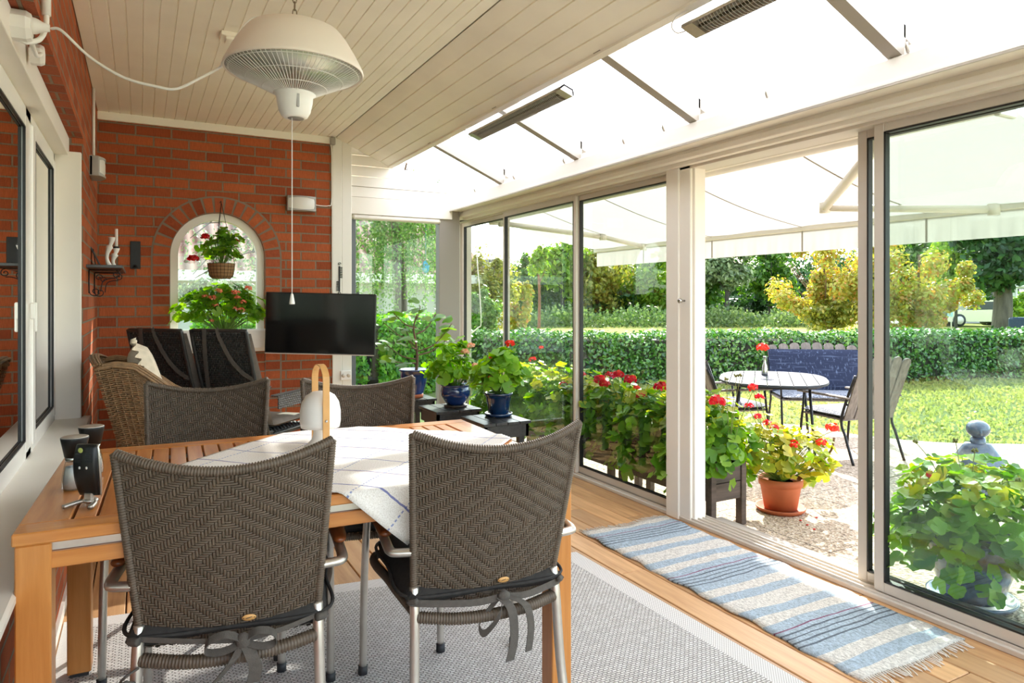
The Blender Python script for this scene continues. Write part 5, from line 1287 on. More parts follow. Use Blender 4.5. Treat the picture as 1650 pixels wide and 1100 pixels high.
# iron thermometer ornament and socket on the pillar
t = empty('thermometer', (1.477, YB-.013, 1.435), 0, 'black iron ornamental thermometer on the white pillar', 'thermometer')
b = MB(); b.box((-.006, -.006, -.115), (.006, 0, .10))
b.build('stem', M['iron'], t); b = MB()
for k in range(7): b.tube([(.006, -.004, .09-k*.014), (.026, -.004, .088-k*.014)], .004, 5); b.tube([(-.006, -.004, -.03-k*.012), (-.024, -.004, -.032-k*.012)], .004, 5)
b.tube(spiral((0, -.004, .118), .014, 1, 0, 1), .003, 5); b.tube(spiral((0, -.004, -.13), .012, 1, 0, 1), .003, 5); b.build('scrollwork', M['iron'], t)
t = empty('wall_socket', (1.53, YB-.012, .545+.065), 0, 'white double wall socket low on the white pillar', 'socket')
MB().box((-.045, -.02, -.04), (.045, 0, .04), bev=.004).build('plate', M['white_plastic'], t)
b = MB()
for dx in (-.022, .022): b.lathe([(.0001, 0), (.016, 0), (.017, .002), (.0001, .0025)], (0, 0, 0), 18, Matrix.Translation((dx, -.0195, 0)) @ Matrix.Rotation(R(90), 4, 'X'))
b.build('outlet', M['alu'], t)

# ================================================================== HANGING BASKET AND WINDOW BOX AT THE ARCH
HB = Vector((.542, YB-.13, 0)); t = empty('hanging_basket', (HB.x, HB.y, 1.41), 0, 'wire basket of red geraniums hanging on thin cords before the arched window', 'plant')
MB().lathe([(.0001, 0), (.065, .004), (.082, .02), (.090, .06), (.097, .118), (.09, .118), (.0001, .10)], n=32).build('liner', M['basket'], t)
b = MB()
for z, r in ((.02, .084), (.045, .089), (.07, .0935), (.095, .097), (.12, .099)): b.tube([(r*math.cos(a), r*math.sin(a), z) for a in np.linspace(0, 6.283, 32, endpoint=False)], .0014, 5, closed=True)
for k in range(22):
    a = 2*math.pi*k/22; b.tube([(r*math.cos(a), r*math.sin(a), z) for r, z in ((.06, .0), (.084, .02), (.092, .06), (.099, .12))], .0012, 4)
b.build('wire_basket', M['iron'], t)
b = MB()
for a in (0, 2.1, 4.2): b.tube([(.096*math.cos(a), .096*math.sin(a), .115), (0, 0, .585)], .0022, 5)
b.tube([(0, 0, .58), (0, .02, .60), (0, .125, .60)], .003, 6); b.build('hanging_cord', M['iron'], t)
gera(t, (0, 0, .20), (.14, .12, .13), 75, .036, 'ger_leaf', (0, 0, .11)); gera(t, (.07, 0, .32), (.10, .06, .07), 12, .034, 'ger_leaf', (0, 0, .11)); gera(t, (0.02, 0, .33), (.05, .05, .07), 10, .036, 'ger_leaf_bright', (0, 0, .11))
flower_head(t, (-.195, -.02, .15), .038, 'petal_red', (-.02, 0, .12)); flower_head(t, (-.115, -.02, .315), .034, 'petal_red', (-.02, 0, .12)); flower_head(t, (.10, -.03, .29), .026, 'petal_red', (.02, 0, .12))
t = empty('window_box', (AX+.03, YB-.10, ABOT), 0, 'white window box of salmon pink geraniums on the arched window sill', 'plant')
MB().prism([(-.33, -.055, 0), (.33, -.055, 0), (.355, -.075, .14), (-.355, -.075, .14)], (0, .12, 0)).build('planter', M['white_plastic'], t)
b = MB(); b.box((-.362, -.082, .132), (.362, -.07, .146)); b.box((-.362, .04, .132), (.362, .052, .146)); b.box((-.362, -.082, .132), (-.35, .052, .146)); b.box((.35, -.082, .132), (.362, .052, .146)); b.build('rim', M['white_plastic'], t)
for cx_ in (-.2, 0, .2): pass
P = gera(t, (0, 0, .26), (.34, .12, .20), 330, .034, 'ger_leaf_bright', (0, 0, .13)); gera(t, (-.0, 0, .34), (.24, .1, .17), 120, .034, 'ger_leaf', (0, 0, .13), stems=False)
for (u, v, r) in ((343, 481, .036), (352, 469, .03), (330, 478, .024), (347, 492, .024), (380, 472, .034), (383, 480, .026), (400, 465, .030), (392, 487, .026), (388, 501, .034), (378, 497, .022), (341, 517, .02)):
    q = onY(u, v, YB-.19); flower_head(t, (q.x-AX-.03, q.y-(YB-.10), q.z-ABOT), r, 'petal_pink', (q.x-AX-.03, 0, .13), 34)

# ================================================================== AWNING
t = empty('awning', (0, 0, 0), 0, 'white folding arm awning stretched out above the terrace outside the glass doors', 'awning')
AY0, AY1, AXW, AXF = 1.43, 5.76, 2.93, 4.05; ZW, ZF = 2.005, 1.757
b = MB(); nx, ny = 10, 40; V = []
for i in range(nx+1):
    for j in range(ny+1):
        f = i/nx; V.append((AXW+(AXF-AXW)*f, AY0+(AY1-AY0)*j/ny, ZW+(ZF-ZW)*f-.03*math.sin(math.pi*f)+.004*math.sin(j*1.3)*f))
b.add(V, [(i*(ny+1)+j, (i+1)*(ny+1)+j, (i+1)*(ny+1)+j+1, i*(ny+1)+j+1) for i in range(nx) for j in range(ny)], True); b.build('canvas', M['canvas'], t)
seam_m = simple('grey_seam', '#a7a19a', .8)
for y in (4.98, 4.12, 3.26, 2.40): MB().ribbon([(V_[0], y+.0, V_[2]-.003) for V_ in [V[i*(ny+1)] for i in range(nx+1)]], .012, (0, 1, 0), .0006).build('seam', seam_m, t)
MB().tube([(AXW, AY0, ZW), (AXW, AY1, ZW)], .035, 14).build('roller', M['alu_light'], t)
b = MB(); b.box((2.86, AY0-.02, 1.99), (2.90, AY1+.02, 2.04), bev=.004)
for y in (AY0, AY1): b.box((2.86, y-.012, 1.95), (2.98, y+.012, 2.05), bev=.005)
b.build('wall_bracket', M['alu_light'], t)
MB().box((AXF-.012, AY0, ZF-.030), (AXF+.02, AY1, ZF+.012), bev=.006).build('front_bar', M['alu_light'], t)
b = MB(); n = 220; V = []
for j in range(n+1):
    y = AY0+.02+(AY1-AY0-.06)*j/n; w = .004*math.sin(j*.7)+.003*math.sin(j*1.9+1)
    for k in range(7): V.append((AXF+.005+w*k/6, y+.003*math.sin(k+j), ZF-.03-.142*k/6))
b.add(V, [(j*7+k, (j+1)*7+k, (j+1)*7+k+1, j*7+k+1) for j in range(n) for k in range(6)], True); b.build('valance', M['canvas'], t)
for y in (4.98, 4.12, 3.26, 2.40): MB().box((AXF-.004, y-.006, ZF-.17), (AXF-.002, y+.006, ZF-.03)).build('valance_seam', seam_m, t)
for (sh, el, fr) in (((2.92, 5.63, 1.955), (3.60, 4.99, 1.81), (4.03, 4.96, 1.735)), ((2.92, 1.93, 1.965), (3.60, 2.74, 1.80), (4.03, 2.03, 1.735))):
    ar = MB().tube([sh, el], .026, 10).build('folding_arm', M['alu_light'], t)
    MB().tube([el, fr], .021, 10).build('fore_arm', M['alu_light'], ar)
    b = MB()
    for q in (sh, el, fr): b.lathe([(.0001, -.03), (.03, -.03), (.03, .03), (.0001, .03)], q, 14)
    b.build('arm_joint', M['alu_light'], ar)
b = MB(); A = onX(765, 362, 2.93); P = [onX(u, v, 2.93) for u, v in ((765, 362), (768, 372), (769, 420), (773, 470), (775, 520), (770, 528), (755, 541), (751, 548), (750, 560), (750, 600))]
b.tube(curve(P, 4), .006, 6); b.build('crank_handle', M['alu_light'], t)

# ================================================================== PLANTERS AND POTS ON THE TERRACE
def planter(y0, y1, lb, fl, seed, extra):
    x0, x1 = 2.885, 3.165; cx, cy = (x0+x1)/2, (y0+y1)/2; hx, hy = (x1-x0)/2, (y1-y0)/2
    t = empty('geranium_planter', (cx, cy, GZ), 0, lb, 'planter', 'dark wooden geranium planters by the glass')
    for sx in (-1, 1):
        for sy in (-1, 1): MB().box((sx*hx, sy*hy, 0), (sx*(hx-.04), sy*(hy-.05), .42), bev=.003).build('leg', M['dark_wood'], t)
    b = MB()
    for z in (.16, .265): 
        for sx in (-1, 1): b.box((sx*(hx-.004), -hy+.05, z), (sx*(hx-.022), hy-.05, z+.10), bev=.002)
        for sy in (-1, 1): b.box((-hx+.04, sy*(hy-.008), z), (hx-.04, sy*(hy-.026), z+.10), bev=.002)
    b.box((-hx+.02, -hy+.02, .16), (hx-.02, hy-.02, .18)); b.build('box', M['dark_wood'], t)
    MB().box((-hx+.025, -hy+.03, .18), (hx-.025, hy-.03, .34)).build('soil', M['soil'], t)
    k = max(1, round((y1-y0)/.42))
    for i in range(k):
        yy = -hy+(i+.5)*2*hy/k
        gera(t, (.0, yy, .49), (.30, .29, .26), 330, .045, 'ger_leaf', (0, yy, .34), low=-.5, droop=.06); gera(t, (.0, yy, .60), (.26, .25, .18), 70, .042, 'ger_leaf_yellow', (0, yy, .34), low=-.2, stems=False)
        gera(t, (-.02, yy, .36), (.30, .27, .2), 110, .045, 'ger_leaf', (0, yy, .34), low=-.9, stems=False, droop=.06)
    for (u, v, r, mt) in fl:
        q = onX(u, v, cx-.14); lc = (q.x-cx, q.y-cy, q.z-GZ); flower_head(t, lc, r, mt, (0, max(-hy, min(hy, lc[1])), .4), 50)
    for (u, v) in extra:
        q = onX(u, v, cx-.08); lc = (q.x-cx, q.y-cy, q.z-GZ); bud_head(t, lc, (0, max(-hy, min(hy, lc[1]*.9)), .45))
    return t
planter(2.94, 3.82, 'dark wooden planter of red geraniums at the open doorway, its end boards showing', [(1156, 647, .046, 'petal_red'), (1213, 627, .026, 'petal_coral'), (1112, 604, .03, 'petal_coral')], 1, [(1187, 607), (1193, 606), (1171, 612)])
planter(3.90, 4.95, 'dark wooden planter crowded with red geraniums behind the glass, right of the slim mullion', [(966, 612, .044, 'petal_red'), (983, 606, .04, 'petal_red'), (996, 604, .04, 'petal_red'), (1016, 612, .044, 'petal_red'), (974, 619, .04, 'petal_red'), (1033, 640, .04, 'petal_red'), (1064, 624, .045, 'petal_red'), (938, 604, .03, 'petal_red'), (1026, 625, .024, 'petal_coral')], 2, [(985, 590), (1036, 600)])
planter(5.05, 5.95, 'dark wooden planter of geraniums behind the glass, farthest from the open doorway', [(858, 580, .035, 'petal_red'), (908, 620, .035, 'petal_red'), (872, 560, .02, 'petal_coral')], 3, [(890, 600)])
t = empty('potted_geranium', (3.56, 3.03, GZ), 0, 'terracotta pot of straggling coral red geraniums on the terrace before the open doorway', 'plant')
MB().lathe([(.0001, .018), (.098, .018), (.122, .16), (.124, .165), (.132, .167), (.135, .21), (.126, .212), (.122, .19), (.0001, .185)], n=48).build('pot', M['terracotta'], t)
MB().lathe([(.0001, 0), (.13, 0), (.15, .02), (.153, .03), (.145, .03), (.128, .012), (.0001, .01)], n=48).build('saucer', M['terracotta'], t)
MB().lathe([(.0001, .188), (.12, .188)], n=24).build('soil', M['soil'], t)
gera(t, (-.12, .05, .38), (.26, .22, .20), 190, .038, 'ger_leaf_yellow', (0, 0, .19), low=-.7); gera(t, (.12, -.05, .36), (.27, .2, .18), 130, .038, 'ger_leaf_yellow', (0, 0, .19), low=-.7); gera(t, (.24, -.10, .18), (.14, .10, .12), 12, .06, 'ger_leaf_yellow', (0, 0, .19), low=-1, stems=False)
for (u, v, r) in ((1213, 623, .03), (1207, 655, .03), (1221, 672, .032), (1236, 682, .028), (1248, 690, .028), (1258, 700, .026), (1279, 716, .034), (1322, 713, .034), (1341, 690, .045), (1224, 640, .03)):
    q = atD(u, v, 4.25); lc = (q.x-3.56, q.y-3.03, q.z-GZ); flower_head(t, lc, r, 'petal_coral' if v > 685 and u > 1260 else 'petal_red', (lc[0]*.45, lc[1]*.45, .33), 36)
b = MB(); b.tube(curve([(.02, 0, .19), (.18, -.06, .24), (.28, -.14, .36), (.30, -.16, .46)], 6), .007, 6); b.build('woody_stem', M['twig'], t)
t = empty('potted_geranium', (3.235, 1.72, GZ), 0, 'large geranium bush in a speckled blue glazed pot behind the right sliding pane', 'plant')
MB().lathe([(.0001, .02), (.11, .02), (.125, .05), (.16, .16), (.18, .25), (.185, .285), (.178, .29), (.165, .27), (.0001, .26)], n=48).build('pot', M['pot_glaze'], t)
MB().lathe([(.0001, 0), (.155, 0), (.172, .02), (.175, .03), (.165, .03), (.15, .012), (.0001, .01)], n=48).build('saucer', M['pot_glaze'], t)
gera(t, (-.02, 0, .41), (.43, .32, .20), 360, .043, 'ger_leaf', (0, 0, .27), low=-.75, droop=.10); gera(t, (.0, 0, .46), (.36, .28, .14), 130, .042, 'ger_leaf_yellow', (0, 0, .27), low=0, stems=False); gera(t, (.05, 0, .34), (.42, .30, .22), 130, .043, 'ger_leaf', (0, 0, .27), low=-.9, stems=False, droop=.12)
q = onX(1500, 775, 3.10); flower_head(t, (q.x-3.235, q.y-1.72, q.z-GZ), .042, 'petal_red', (0, 0, .4), 30)
for (u, v) in ((1476, 713), (1540, 712), (1571, 728), (1640, 775), (1424, 772), (1612, 787)):
    q = onX(u, v, 3.2); bud_head(t, (q.x-3.235, q.y-1.72, q.z-GZ), ((q.x-3.235)*.5, (q.y-1.72)*.5, .5))

# ceramic sculpture: cloaked figure with an egg shaped head
q = onZ(1575, 798, GZ); t = empty('ceramic_sculpture', (q.x, q.y, GZ), R(-50), 'dark blue glazed ceramic bust of a cloaked figure at the edge of the lawn', 'sculpture')
m = NM('mottled_blue_ceramic'); f = m.noise(7, 5, rough=.7); M['ceramic'] = m.done(m.bsdf(m.ramp(f, (.3, '#2b3446'), (.5, '#56607a'), (.7, '#8a8790')), .22, coat=.5))
V = []; F = []; nz, na = 14, 32
for i in range(nz+1):
    f = i/nz; z = .36*f; wx = .19*(1-.25*f-.62*max(0, f-.62)**1.25*1.9); wy = .12*(1-.35*f-.35*max(0, f-.6)*1.5); wx = max(wx, .045); wy = max(wy, .045)
    for k in range(na):
        a = 2*math.pi*k/na; fold = 1+.03*math.sin(a*5+f*3)*(1-f); V.append((wx*math.cos(a)*fold, wy*math.sin(a)*fold-.01*f, z))
F = [(i*na+k, i*na+(k+1) % na, (i+1)*na+(k+1) % na, (i+1)*na+k) for i in range(nz) for k in range(na)]+[tuple(nz*na+k for k in range(na)), tuple(range(na))[::-1]]
MB().add(V, F, True).build('cloak', M['ceramic'], t)
b = MB(); b.tube([(0, -.01, .33), (0, -.012, .40)], [.055, .042], 16); b.ball((0, -.016, .455), .068, 20, 14, (1.06, 1.12, .88)); b.ball((0, -.085, .44), .016, 10, 8, (.6, 1, 1.4)); b.build('head', M['ceramic'], t)

# ================================================================== GARDEN TABLE, CHAIRS, SOFA
TP = Vector((4.72, 4.10, GZ)); t = empty('garden_table', TP, R(-48), 'grey rounded slatted garden table on thin metal legs on the terrace', 'table')
h = .67; a_, b_ = .43, .56
def sup(a): c, s_ = math.cos(a), math.sin(a); return (a_*math.copysign(abs(c)**.75, c), b_*math.copysign(abs(s_)**.75, s_))
b = MB(); pts = [sup(x) for x in np.linspace(0, 2*math.pi, 64, endpoint=False)]
k = 9
for i in range(k):      # slats cut to the rounded outline
    x0 = -a_+2*a_*i/k+.003; x1 = -a_+2*a_*(i+1)/k-.003
    def ylim(x): 
        c = min(1, abs(x/a_))**(1/.75); return b_*(max(0, 1-c*c)**.5)**.75
    xs = np.linspace(x0, x1, 6); poly = [(x, -ylim(x)) for x in xs]+[(x, ylim(x)) for x in xs[::-1]]
    b.prism([(x, y, h-.018) for x, y in poly], (0, 0, .018))
b.build('tabletop', M['table_wood'], t)
MB().tube([(x*.985, y*.985, h-.012) for x, y in pts], .009, 6, closed=True).build('top_rim', M['iron'], t)
MB().tube([(x*.9, y*.9, h-.028) for x, y in pts], .010, 6, closed=True).build('under_frame', M['iron'], t)
for sx in (-1, 1):
    for sy in (-1, 1): MB().tube([(sx*a_*.62, sy*b_*.62, h-.03), (sx*a_*.72, sy*b_*.72, 0)], .011, 8).build('leg', M['iron'], t)
b = MB(); b.tube([(-a_*.69, -b_*.69, .18), (a_*.69, -b_*.69, .18)], .007, 6); b.build('stretcher', M['iron'], t)
q = atD(1232, 603, 6.05); q.z = GZ+h
t = empty('bud_vase', (q.x, q.y, q.z), 0, 'small steel bottle vase holding one coral geranium head on the garden table', 'vase')
MB().lathe([(.0001, 0), (.026, 0), (.028, .01), (.020, .085), (.012, .105), (.011, .16), (.013, .165), (.0001, .163)], n=28).build('bottle', M['steel'], t)
flower_head(t, (-.02, 0, .235), .055, 'petal_coral', (0, 0, .15), 70)

def slat_back(parent, w, n, y0, z0, y1, z1, mat, round_=True, th=.014):
    """upright slats with rounded tops, from (y0,z0) to (y1,z1)"""
    pw = w/n
    for i in range(n):
        x = -w/2+pw*(i+.5); hw = pw*.42; lift = .045*(1-abs(2*(i+.5)/n-1)**2); L = math.hypot(y1-y0, z1-z0)+lift
        poly = [(-hw, 0), (hw, 0), (hw, L-hw)]+[(hw*math.cos(a), L-hw+hw*math.sin(a)) for a in np.linspace(.2, math.pi-.2, 9)]+[(-hw, L-hw)]
        Mx = Matrix.Translation((x, y0, z0)) @ Matrix.Rotation(math.atan2(-(y1-y0), z1-z0)*1.0, 4, 'X')
        MB().prism([(px_, 0, pz) for px_, pz in poly], (0, th, 0), Mx).build('back_slat', mat, parent)
def garden_chair(loc, rz, lb, w=.54, n=5, cush='seat_fabric', backc=None, name='garden_chair', cat='chair', mat='grey_wood', pad_low=False):
    t = empty(name, loc, rz, lb, cat, 'slatted garden seats around the grey table' if name == 'garden_chair' else None)
    t.scale = (1, 1, .84)
    slat_back(t, w, n, -.24, .42, -.42, 1.0, M[mat])
    b = MB()
    for z_, y_ in ((.56, -.275), (.80, -.345)): b.box((-w/2, y_-.008, z_), (w/2, y_+.008, z_+.022))
    b.build('cross_rail', M['iron'], t)
    for sx in (-1, 1):
        x = sx*w/2
        MB().tube(curve([(x, .26, 0), (x, .235, .3), (x, .22, .42)], 5), .011, 8).build('leg', M['iron'], t)
        MB().tube(curve([(x, -.34, 0), (x, -.26, .25), (x, -.22, .44), (x, -.36, .86)], 6), .011, 8).build('leg', M['iron'], t)
        ar = MB().tube([(x, .22, .42), (x, .20, .62)], .010, 8).build('arm_post', M['iron'], t)
        MB().box((x-.024, -.30, .625), (x+.024, .27, .645), bev=.006).build('armrest', M[mat], t)
    b = MB(); k = 6
    for i in range(k): b.box((-w/2, -.24+i*.48/k+.004, .405), (w/2, -.24+(i+1)*.48/k-.004, .42))
    b.build('seat_slats', M[mat], t)
    c = slabz('seat_cushion', lambda u, v: (((u*2-1)*(w/2-.01), -.22+.48*v, .45), (0, 0, 1)), .07, M[cush], t)
    if backc: slabz('back_cushion', lambda u, v: (((u*2-1)*(w/2-.005), -.20-.165*v, .46+(.50 if not pad_low else .44)*v), (0, .94, .33)), .07, M[backc], t)
    return t
garden_chair((5.35, 3.86, GZ), R(-9), 'weathered slatted garden armchair with grey seat cushion, back turned beside the sliding door edge', n=5)
garden_chair((4.78, 4.66, GZ), R(-105), 'slatted garden armchair with pale grey cushion, left of the garden table by the door post', n=5, backc='seat_fabric')
garden_chair((6.05, 4.62, GZ), R(144), 'garden sofa with navy woven cushions behind the grey garden table', w=.92, n=8, backc='navy_fabric', name='garden_sofa', cat='sofa', mat='navy_slat' if 'navy_slat' in M else 'grey_wood')

# ================================================================== HEDGE, WOODS, HOUSES
def hedge(name, pts, h, wd, n, size, lb, leaf='hedge_leaf', z0=GZ-.03):
    t = empty(name, (pts[0][0], pts[0][1], z0), 0, lb, 'hedge'); o0 = np.array((pts[0][0], pts[0][1]))
    P = []; N_ = []; b = MB()
    seg = [(np.array(a), np.array(c)) for a, c in zip(pts, pts[1:])]; Ls = np.array([np.linalg.norm(c-a) for a, c in seg])
    for (a, c), L in zip(seg, Ls):
        d = (c-a)/L; s_ = np.array((-d[1], d[0])); m_ = int(n*L/Ls.sum())
        u = RNG.uniform(0, L, m_); kind = RNG.uniform(0, 1, m_); wob = .05*np.sin(u*2.3)+.04*np.sin(u*5.1+2)
        tot = 2*h+wd; k = kind*tot
        z = np.where(k < h, k, np.where(k < h+wd, h, k-h-wd)); off = np.where(k < h, -wd/2, np.where(k < h+wd, k-h-wd/2, wd/2))
        q = (a-o0)+d*u[:, None]+s_*(off*(1+wob))[:, None]; zz_ = z*(1+.03*np.sin(u*1.7)+.03*np.sin(u*6)); pp = np.c_[q, zz_]+RNG.normal(size=(m_, 3))*.03
        nn = np.where((k < h)[:, None], np.r_[-s_, .35], np.where((k < h+wd)[:, None], np.array((0, 0, 1.)), np.r_[s_, .35]))
        P.append(pp); N_.append(nn+RNG.normal(size=(m_, 3))*.55)
        A = a-o0; C_ = c-o0; w2 = wd/2-.06
        b.prism([(A[0]-s_[0]*w2, A[1]-s_[1]*w2, 0), (A[0]+s_[0]*w2, A[1]+s_[1]*w2, 0), (A[0]+s_[0]*w2, A[1]+s_[1]*w2, h-.08), (A[0]-s_[0]*w2, A[1]-s_[1]*w2, h-.08)], (C_[0]-A[0], C_[1]-A[1], 0))
    P = np.vstack(P); leaf_obj('foliage', P, np.vstack(N_), size*RNG.uniform(.6, 1.2, len(P)), M[leaf], t); b.build('inner_twigs', M['bark_dark'], t)
    return t
hedge('privet_hedge', [(4.6, 10.6), (8.1, 8.6), (10.6, 7.35), (14.6, 6.6), (19, 6.0)], .78, .8, 42000, .040, 'long clipped privet hedge along the far side of the lawn')
hedge('leafy_hedge', [(.6, 9.2), (2.6, 9.4), (4.3, 10.3)], 1.05, .9, 17000, .045, 'bright sunlit hedge outside the far corner window', 'bush_leaf')

def tree(name, u, v, D, wpx, hpx, mat, lb, n=5000, size=.12, trunk='bark_dark', lobes=16, base_v=None, trunk_r=.12, group='trees beyond the hedge', flat=.8, lobe_r=.42, cat='tree', shell=.8):
    """crown centred on pixel (u,v) at view depth D, crown size in pixels"""
    if D >= 28: D *= 1.32; size *= 1.3; trunk_r *= 1.2
    c = atD(u, v, D); rx = wpx/2*D/1110; rz = hpx/2*D/1110; t = empty(name, (c.x, c.y, GZ-.05), 0, lb, cat, group)
    if mat == 'tree_autumn': lobes, shell, lobe_r, rx, rz = 11, 1.05, .40, rx*1.05, rz*1.02
    P, N_ = blob_points(n, (0, 0, c.z-GZ), (rx, rx*flat, rz), lobes, shell, lobe_r)
    P[:, 2] = np.maximum(P[:, 2], .02)
    leaf_obj('crown', P, N_, size*RNG.uniform(.6, 1.2, n), M[mat], t)
    b = MB(); zc = c.z-GZ
    b.tube(curve([(0, 0, 0), (trunk_r*.5, 0, zc*.5), (-trunk_r*.3, 0, zc), (trunk_r, 0, zc+rz*.7)], 5), [trunk_r*(1-.045*i) for i in range(16)], 8)
    for k in range(7):
        a = random.uniform(0, 6.28); z0_ = zc*random.uniform(.35, .9) if zc > rz*.6 else zc*.4; b.tube(curve([(0, 0, z0_), (math.cos(a)*rx*.35, math.sin(a)*rx*.3, z0_+rz*.4), (math.cos(a)*rx*.75, math.sin(a)*rx*.6, z0_+rz*.9)], 4), [trunk_r*.38*(1-.09*i) for i in range(9)], 5)
    b.build('trunk', M[trunk], t); return t
T = tree
T('deciduous_tree', 868, 455, 33, 110, 150, 'tree_green', 'dark green leafy tree behind the awning end, left of the others beyond the meadow', 7000, .13)
T('deciduous_tree', 905, 430, 30, 110, 110, 'tree_light', 'sunlit yellow green tree seen through the pane left of the slim mullion', 5000, .13)
T('deciduous_tree', 962, 450, 31, 120, 120, 'tree_olive', 'olive green tree seen just right of the slim mullion', 6500, .12)
T('deciduous_tree', 1050, 445, 32, 130, 130, 'tree_light', 'light green tree half hidden by the thick door post', 6500, .13)
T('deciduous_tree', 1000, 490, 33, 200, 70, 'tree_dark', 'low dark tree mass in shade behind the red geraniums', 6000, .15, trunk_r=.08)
T('deciduous_tree', 1125, 450, 29, 90, 140, 'tree_green', 'green tree at the left edge of the open doorway', 5000, .13)
T('willow_tree', 1170, 425, 28, 110, 100, 'tree_silver', 'grey green willow under the awning valance in the open doorway', 6500, .11)
T('deciduous_tree', 1240, 440, 31, 110, 130, 'tree_green', 'tall fresh green tree in the middle of the open doorway', 6500, .12)
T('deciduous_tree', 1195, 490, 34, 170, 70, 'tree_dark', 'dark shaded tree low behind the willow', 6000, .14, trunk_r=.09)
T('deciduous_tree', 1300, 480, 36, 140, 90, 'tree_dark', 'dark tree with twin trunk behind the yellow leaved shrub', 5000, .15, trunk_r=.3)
T('maple_tree', 1328, 450, 17, 150, 140, 'tree_autumn', 'yellow and orange leaved tree standing left of the sliding door edge', 8500, .058, 'twig', 18, trunk_r=.06)
T('maple_tree', 1405, 450, 16, 110, 120, 'tree_autumn', 'thin yellow leaved tree seen between the two sliding door stiles', 5000, .06, 'twig', 18, trunk_r=.06)
T('maple_tree', 1480, 460, 15, 165, 150, 'tree_autumn', 'multi stemmed yellowing tree right of the sliding door stile, in front of the house', 9500, .052, 'twig', 20, trunk_r=.06)
T('maple_tree', 1340, 505, 16.5, 110, 60, 'tree_olive', 'low yellow green shrub at the foot of the orange leaved tree', 3500, .06, 'twig', 14, trunk_r=.04)
T('deciduous_tree', 1460, 410, 30, 200, 110, 'tree_green', 'green tree behind the yellowing tree, under the right awning valance', 7000, .14)
T('deciduous_tree', 1540, 415, 26, 90, 90, 'tree_light', 'light green branches left of the thick trunk', 3500, .13, trunk_r=.06)
T('oak_tree', 1612, 370, 20, 170, 200, 'tree_dark', 'large tree with a thick grey trunk before the white house', 9000, .12, 'bark', 22, trunk_r=.30)
T('garden_shrub', 1640, 495, 24, 60, 55, 'tree_light', 'light green shrub at the right edge beside the thick trunk', 2500, .09, 'twig', 10, trunk_r=.03, cat='shrub')
T('garden_shrub', 1600, 545, 15, 90, 40, 'hedge_leaf', 'dark shrub at the foot of the thick trunked tree', 2500, .06, 'twig', 10, trunk_r=.03, cat='shrub')
T('garden_shrub', 835, 500, 25, 50, 90, 'tree_autumn', 'orange leaved shrub left of the red stemmed pine', 2500, .10, 'twig', 12, trunk_r=.03, cat='shrub')
T('garden_shrub', 785, 465, 16, 95, 130, 'tree_olive', 'tall flowering shrub seen through the last pane beside the grey post', 7000, .055, 'twig', 18, trunk_r=.04, cat='shrub')
T('garden_shrub', 770, 500, 14, 70, 90, 'birch_leaf', 'pale flowering shrub beside the awning crank', 3500, .05, 'twig', 14, trunk_r=.03, cat='shrub')
T('pine_tree', 868, 420, 27, 40, 60, 'tree_light', 'slender pine with a reddish trunk beyond the meadow', 1200, .1, 'bark_pine', 8, trunk_r=.07)
T('deciduous_tree', 700, 470, 30, 140, 120, 'tree_light', 'light green tree far beyond the corner window', 5000, .13)
T('deciduous_tree', 600, 480, 26, 140, 130, 'tree_green', 'green tree far beyond the corner window, behind the birch', 5000, .13)
T('deciduous_tree', 690, 545, 17, 110, 90, 'bush_leaf', 'bright bushy tree behind the fig in the corner window', 5000, .07, 'twig', 14, trunk_r=.05)
for k, (u, v, w, h) in enumerate(((850, 480, 130, 110), (960, 470, 190, 130), (1090, 475, 170, 120), (1215, 470, 180, 130), (1340, 465, 200, 140), (1500, 465, 200, 130))):
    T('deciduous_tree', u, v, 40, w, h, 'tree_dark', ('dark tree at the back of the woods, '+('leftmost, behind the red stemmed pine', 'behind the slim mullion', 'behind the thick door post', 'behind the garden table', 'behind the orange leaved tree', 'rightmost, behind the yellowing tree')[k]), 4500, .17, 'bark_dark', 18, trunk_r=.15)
# tall weeds along the wood edge: nobody could count the plants
n = 11000; u = RNG.uniform(835, 1340, n); D = RNG.uniform(33, 39, n); hh = RNG.uniform(0, 1, n)**.9*(.75+.2*np.sin(u*.05)+.25*np.sin(u*.31)*np.sin(u*.83)+RNG.uniform(-.25, .35, n)); P = []
for a, d, z in zip(u, D, hh): q = atD(a, 483, d); P.append((q.x, q.y, GZ+z*.85))
nn = RNG.normal(size=(n, 3)); nn[:, 2] *= .4
tag(leaf_obj('tall_weeds', P, nn, .10, M['weed']), 'tall grey green weeds along the edge of the woods', 'weeds', kind='stuff')

# weeping birch: hanging strands of small leaves
q = atD(642, 483, 12.5); t = empty('weeping_birch', (q.x, q.y, GZ), 0, 'weeping birch with long hanging strands outside the far corner window', 'tree')
P = []; b = MB()
for k in range(150):
    a = random.uniform(0, 6.28); r = random.uniform(.15, 1.15)**.8; x, y = r*math.cos(a)*1.05, r*math.sin(a)*.9; top = 3.6-.5*r+random.uniform(-.3, .3); ln = random.uniform(1.0, 2.35); sway = random.uniform(-.06, .06)
    for j in range(int(ln*46)): 
        f = random.random(); w = .035+.02*math.sin(f*9+k); P.append((x+sway*f*2+random.gauss(0, w), y+random.gauss(0, w), top-ln*f))
    if k % 3 == 0: b.tube([(0, 0, 2.6+random.uniform(0, .8)), (x*.6, y*.6, top+.15), (x, y, top), (x+sway, y, top-ln*.5), (x+sway*2, y, top-ln)], [.02, .01, .006, .003, .002], 4, caps=False)
P = np.array(P); nn = RNG.normal(size=P.shape); nn[:, 2] *= .6
leaf_obj('hanging_foliage', P, nn, .030*RNG.uniform(.7, 1.3, len(P)), M['birch_leaf'], t)
b.build('hanging_twigs', M['twig'], t)
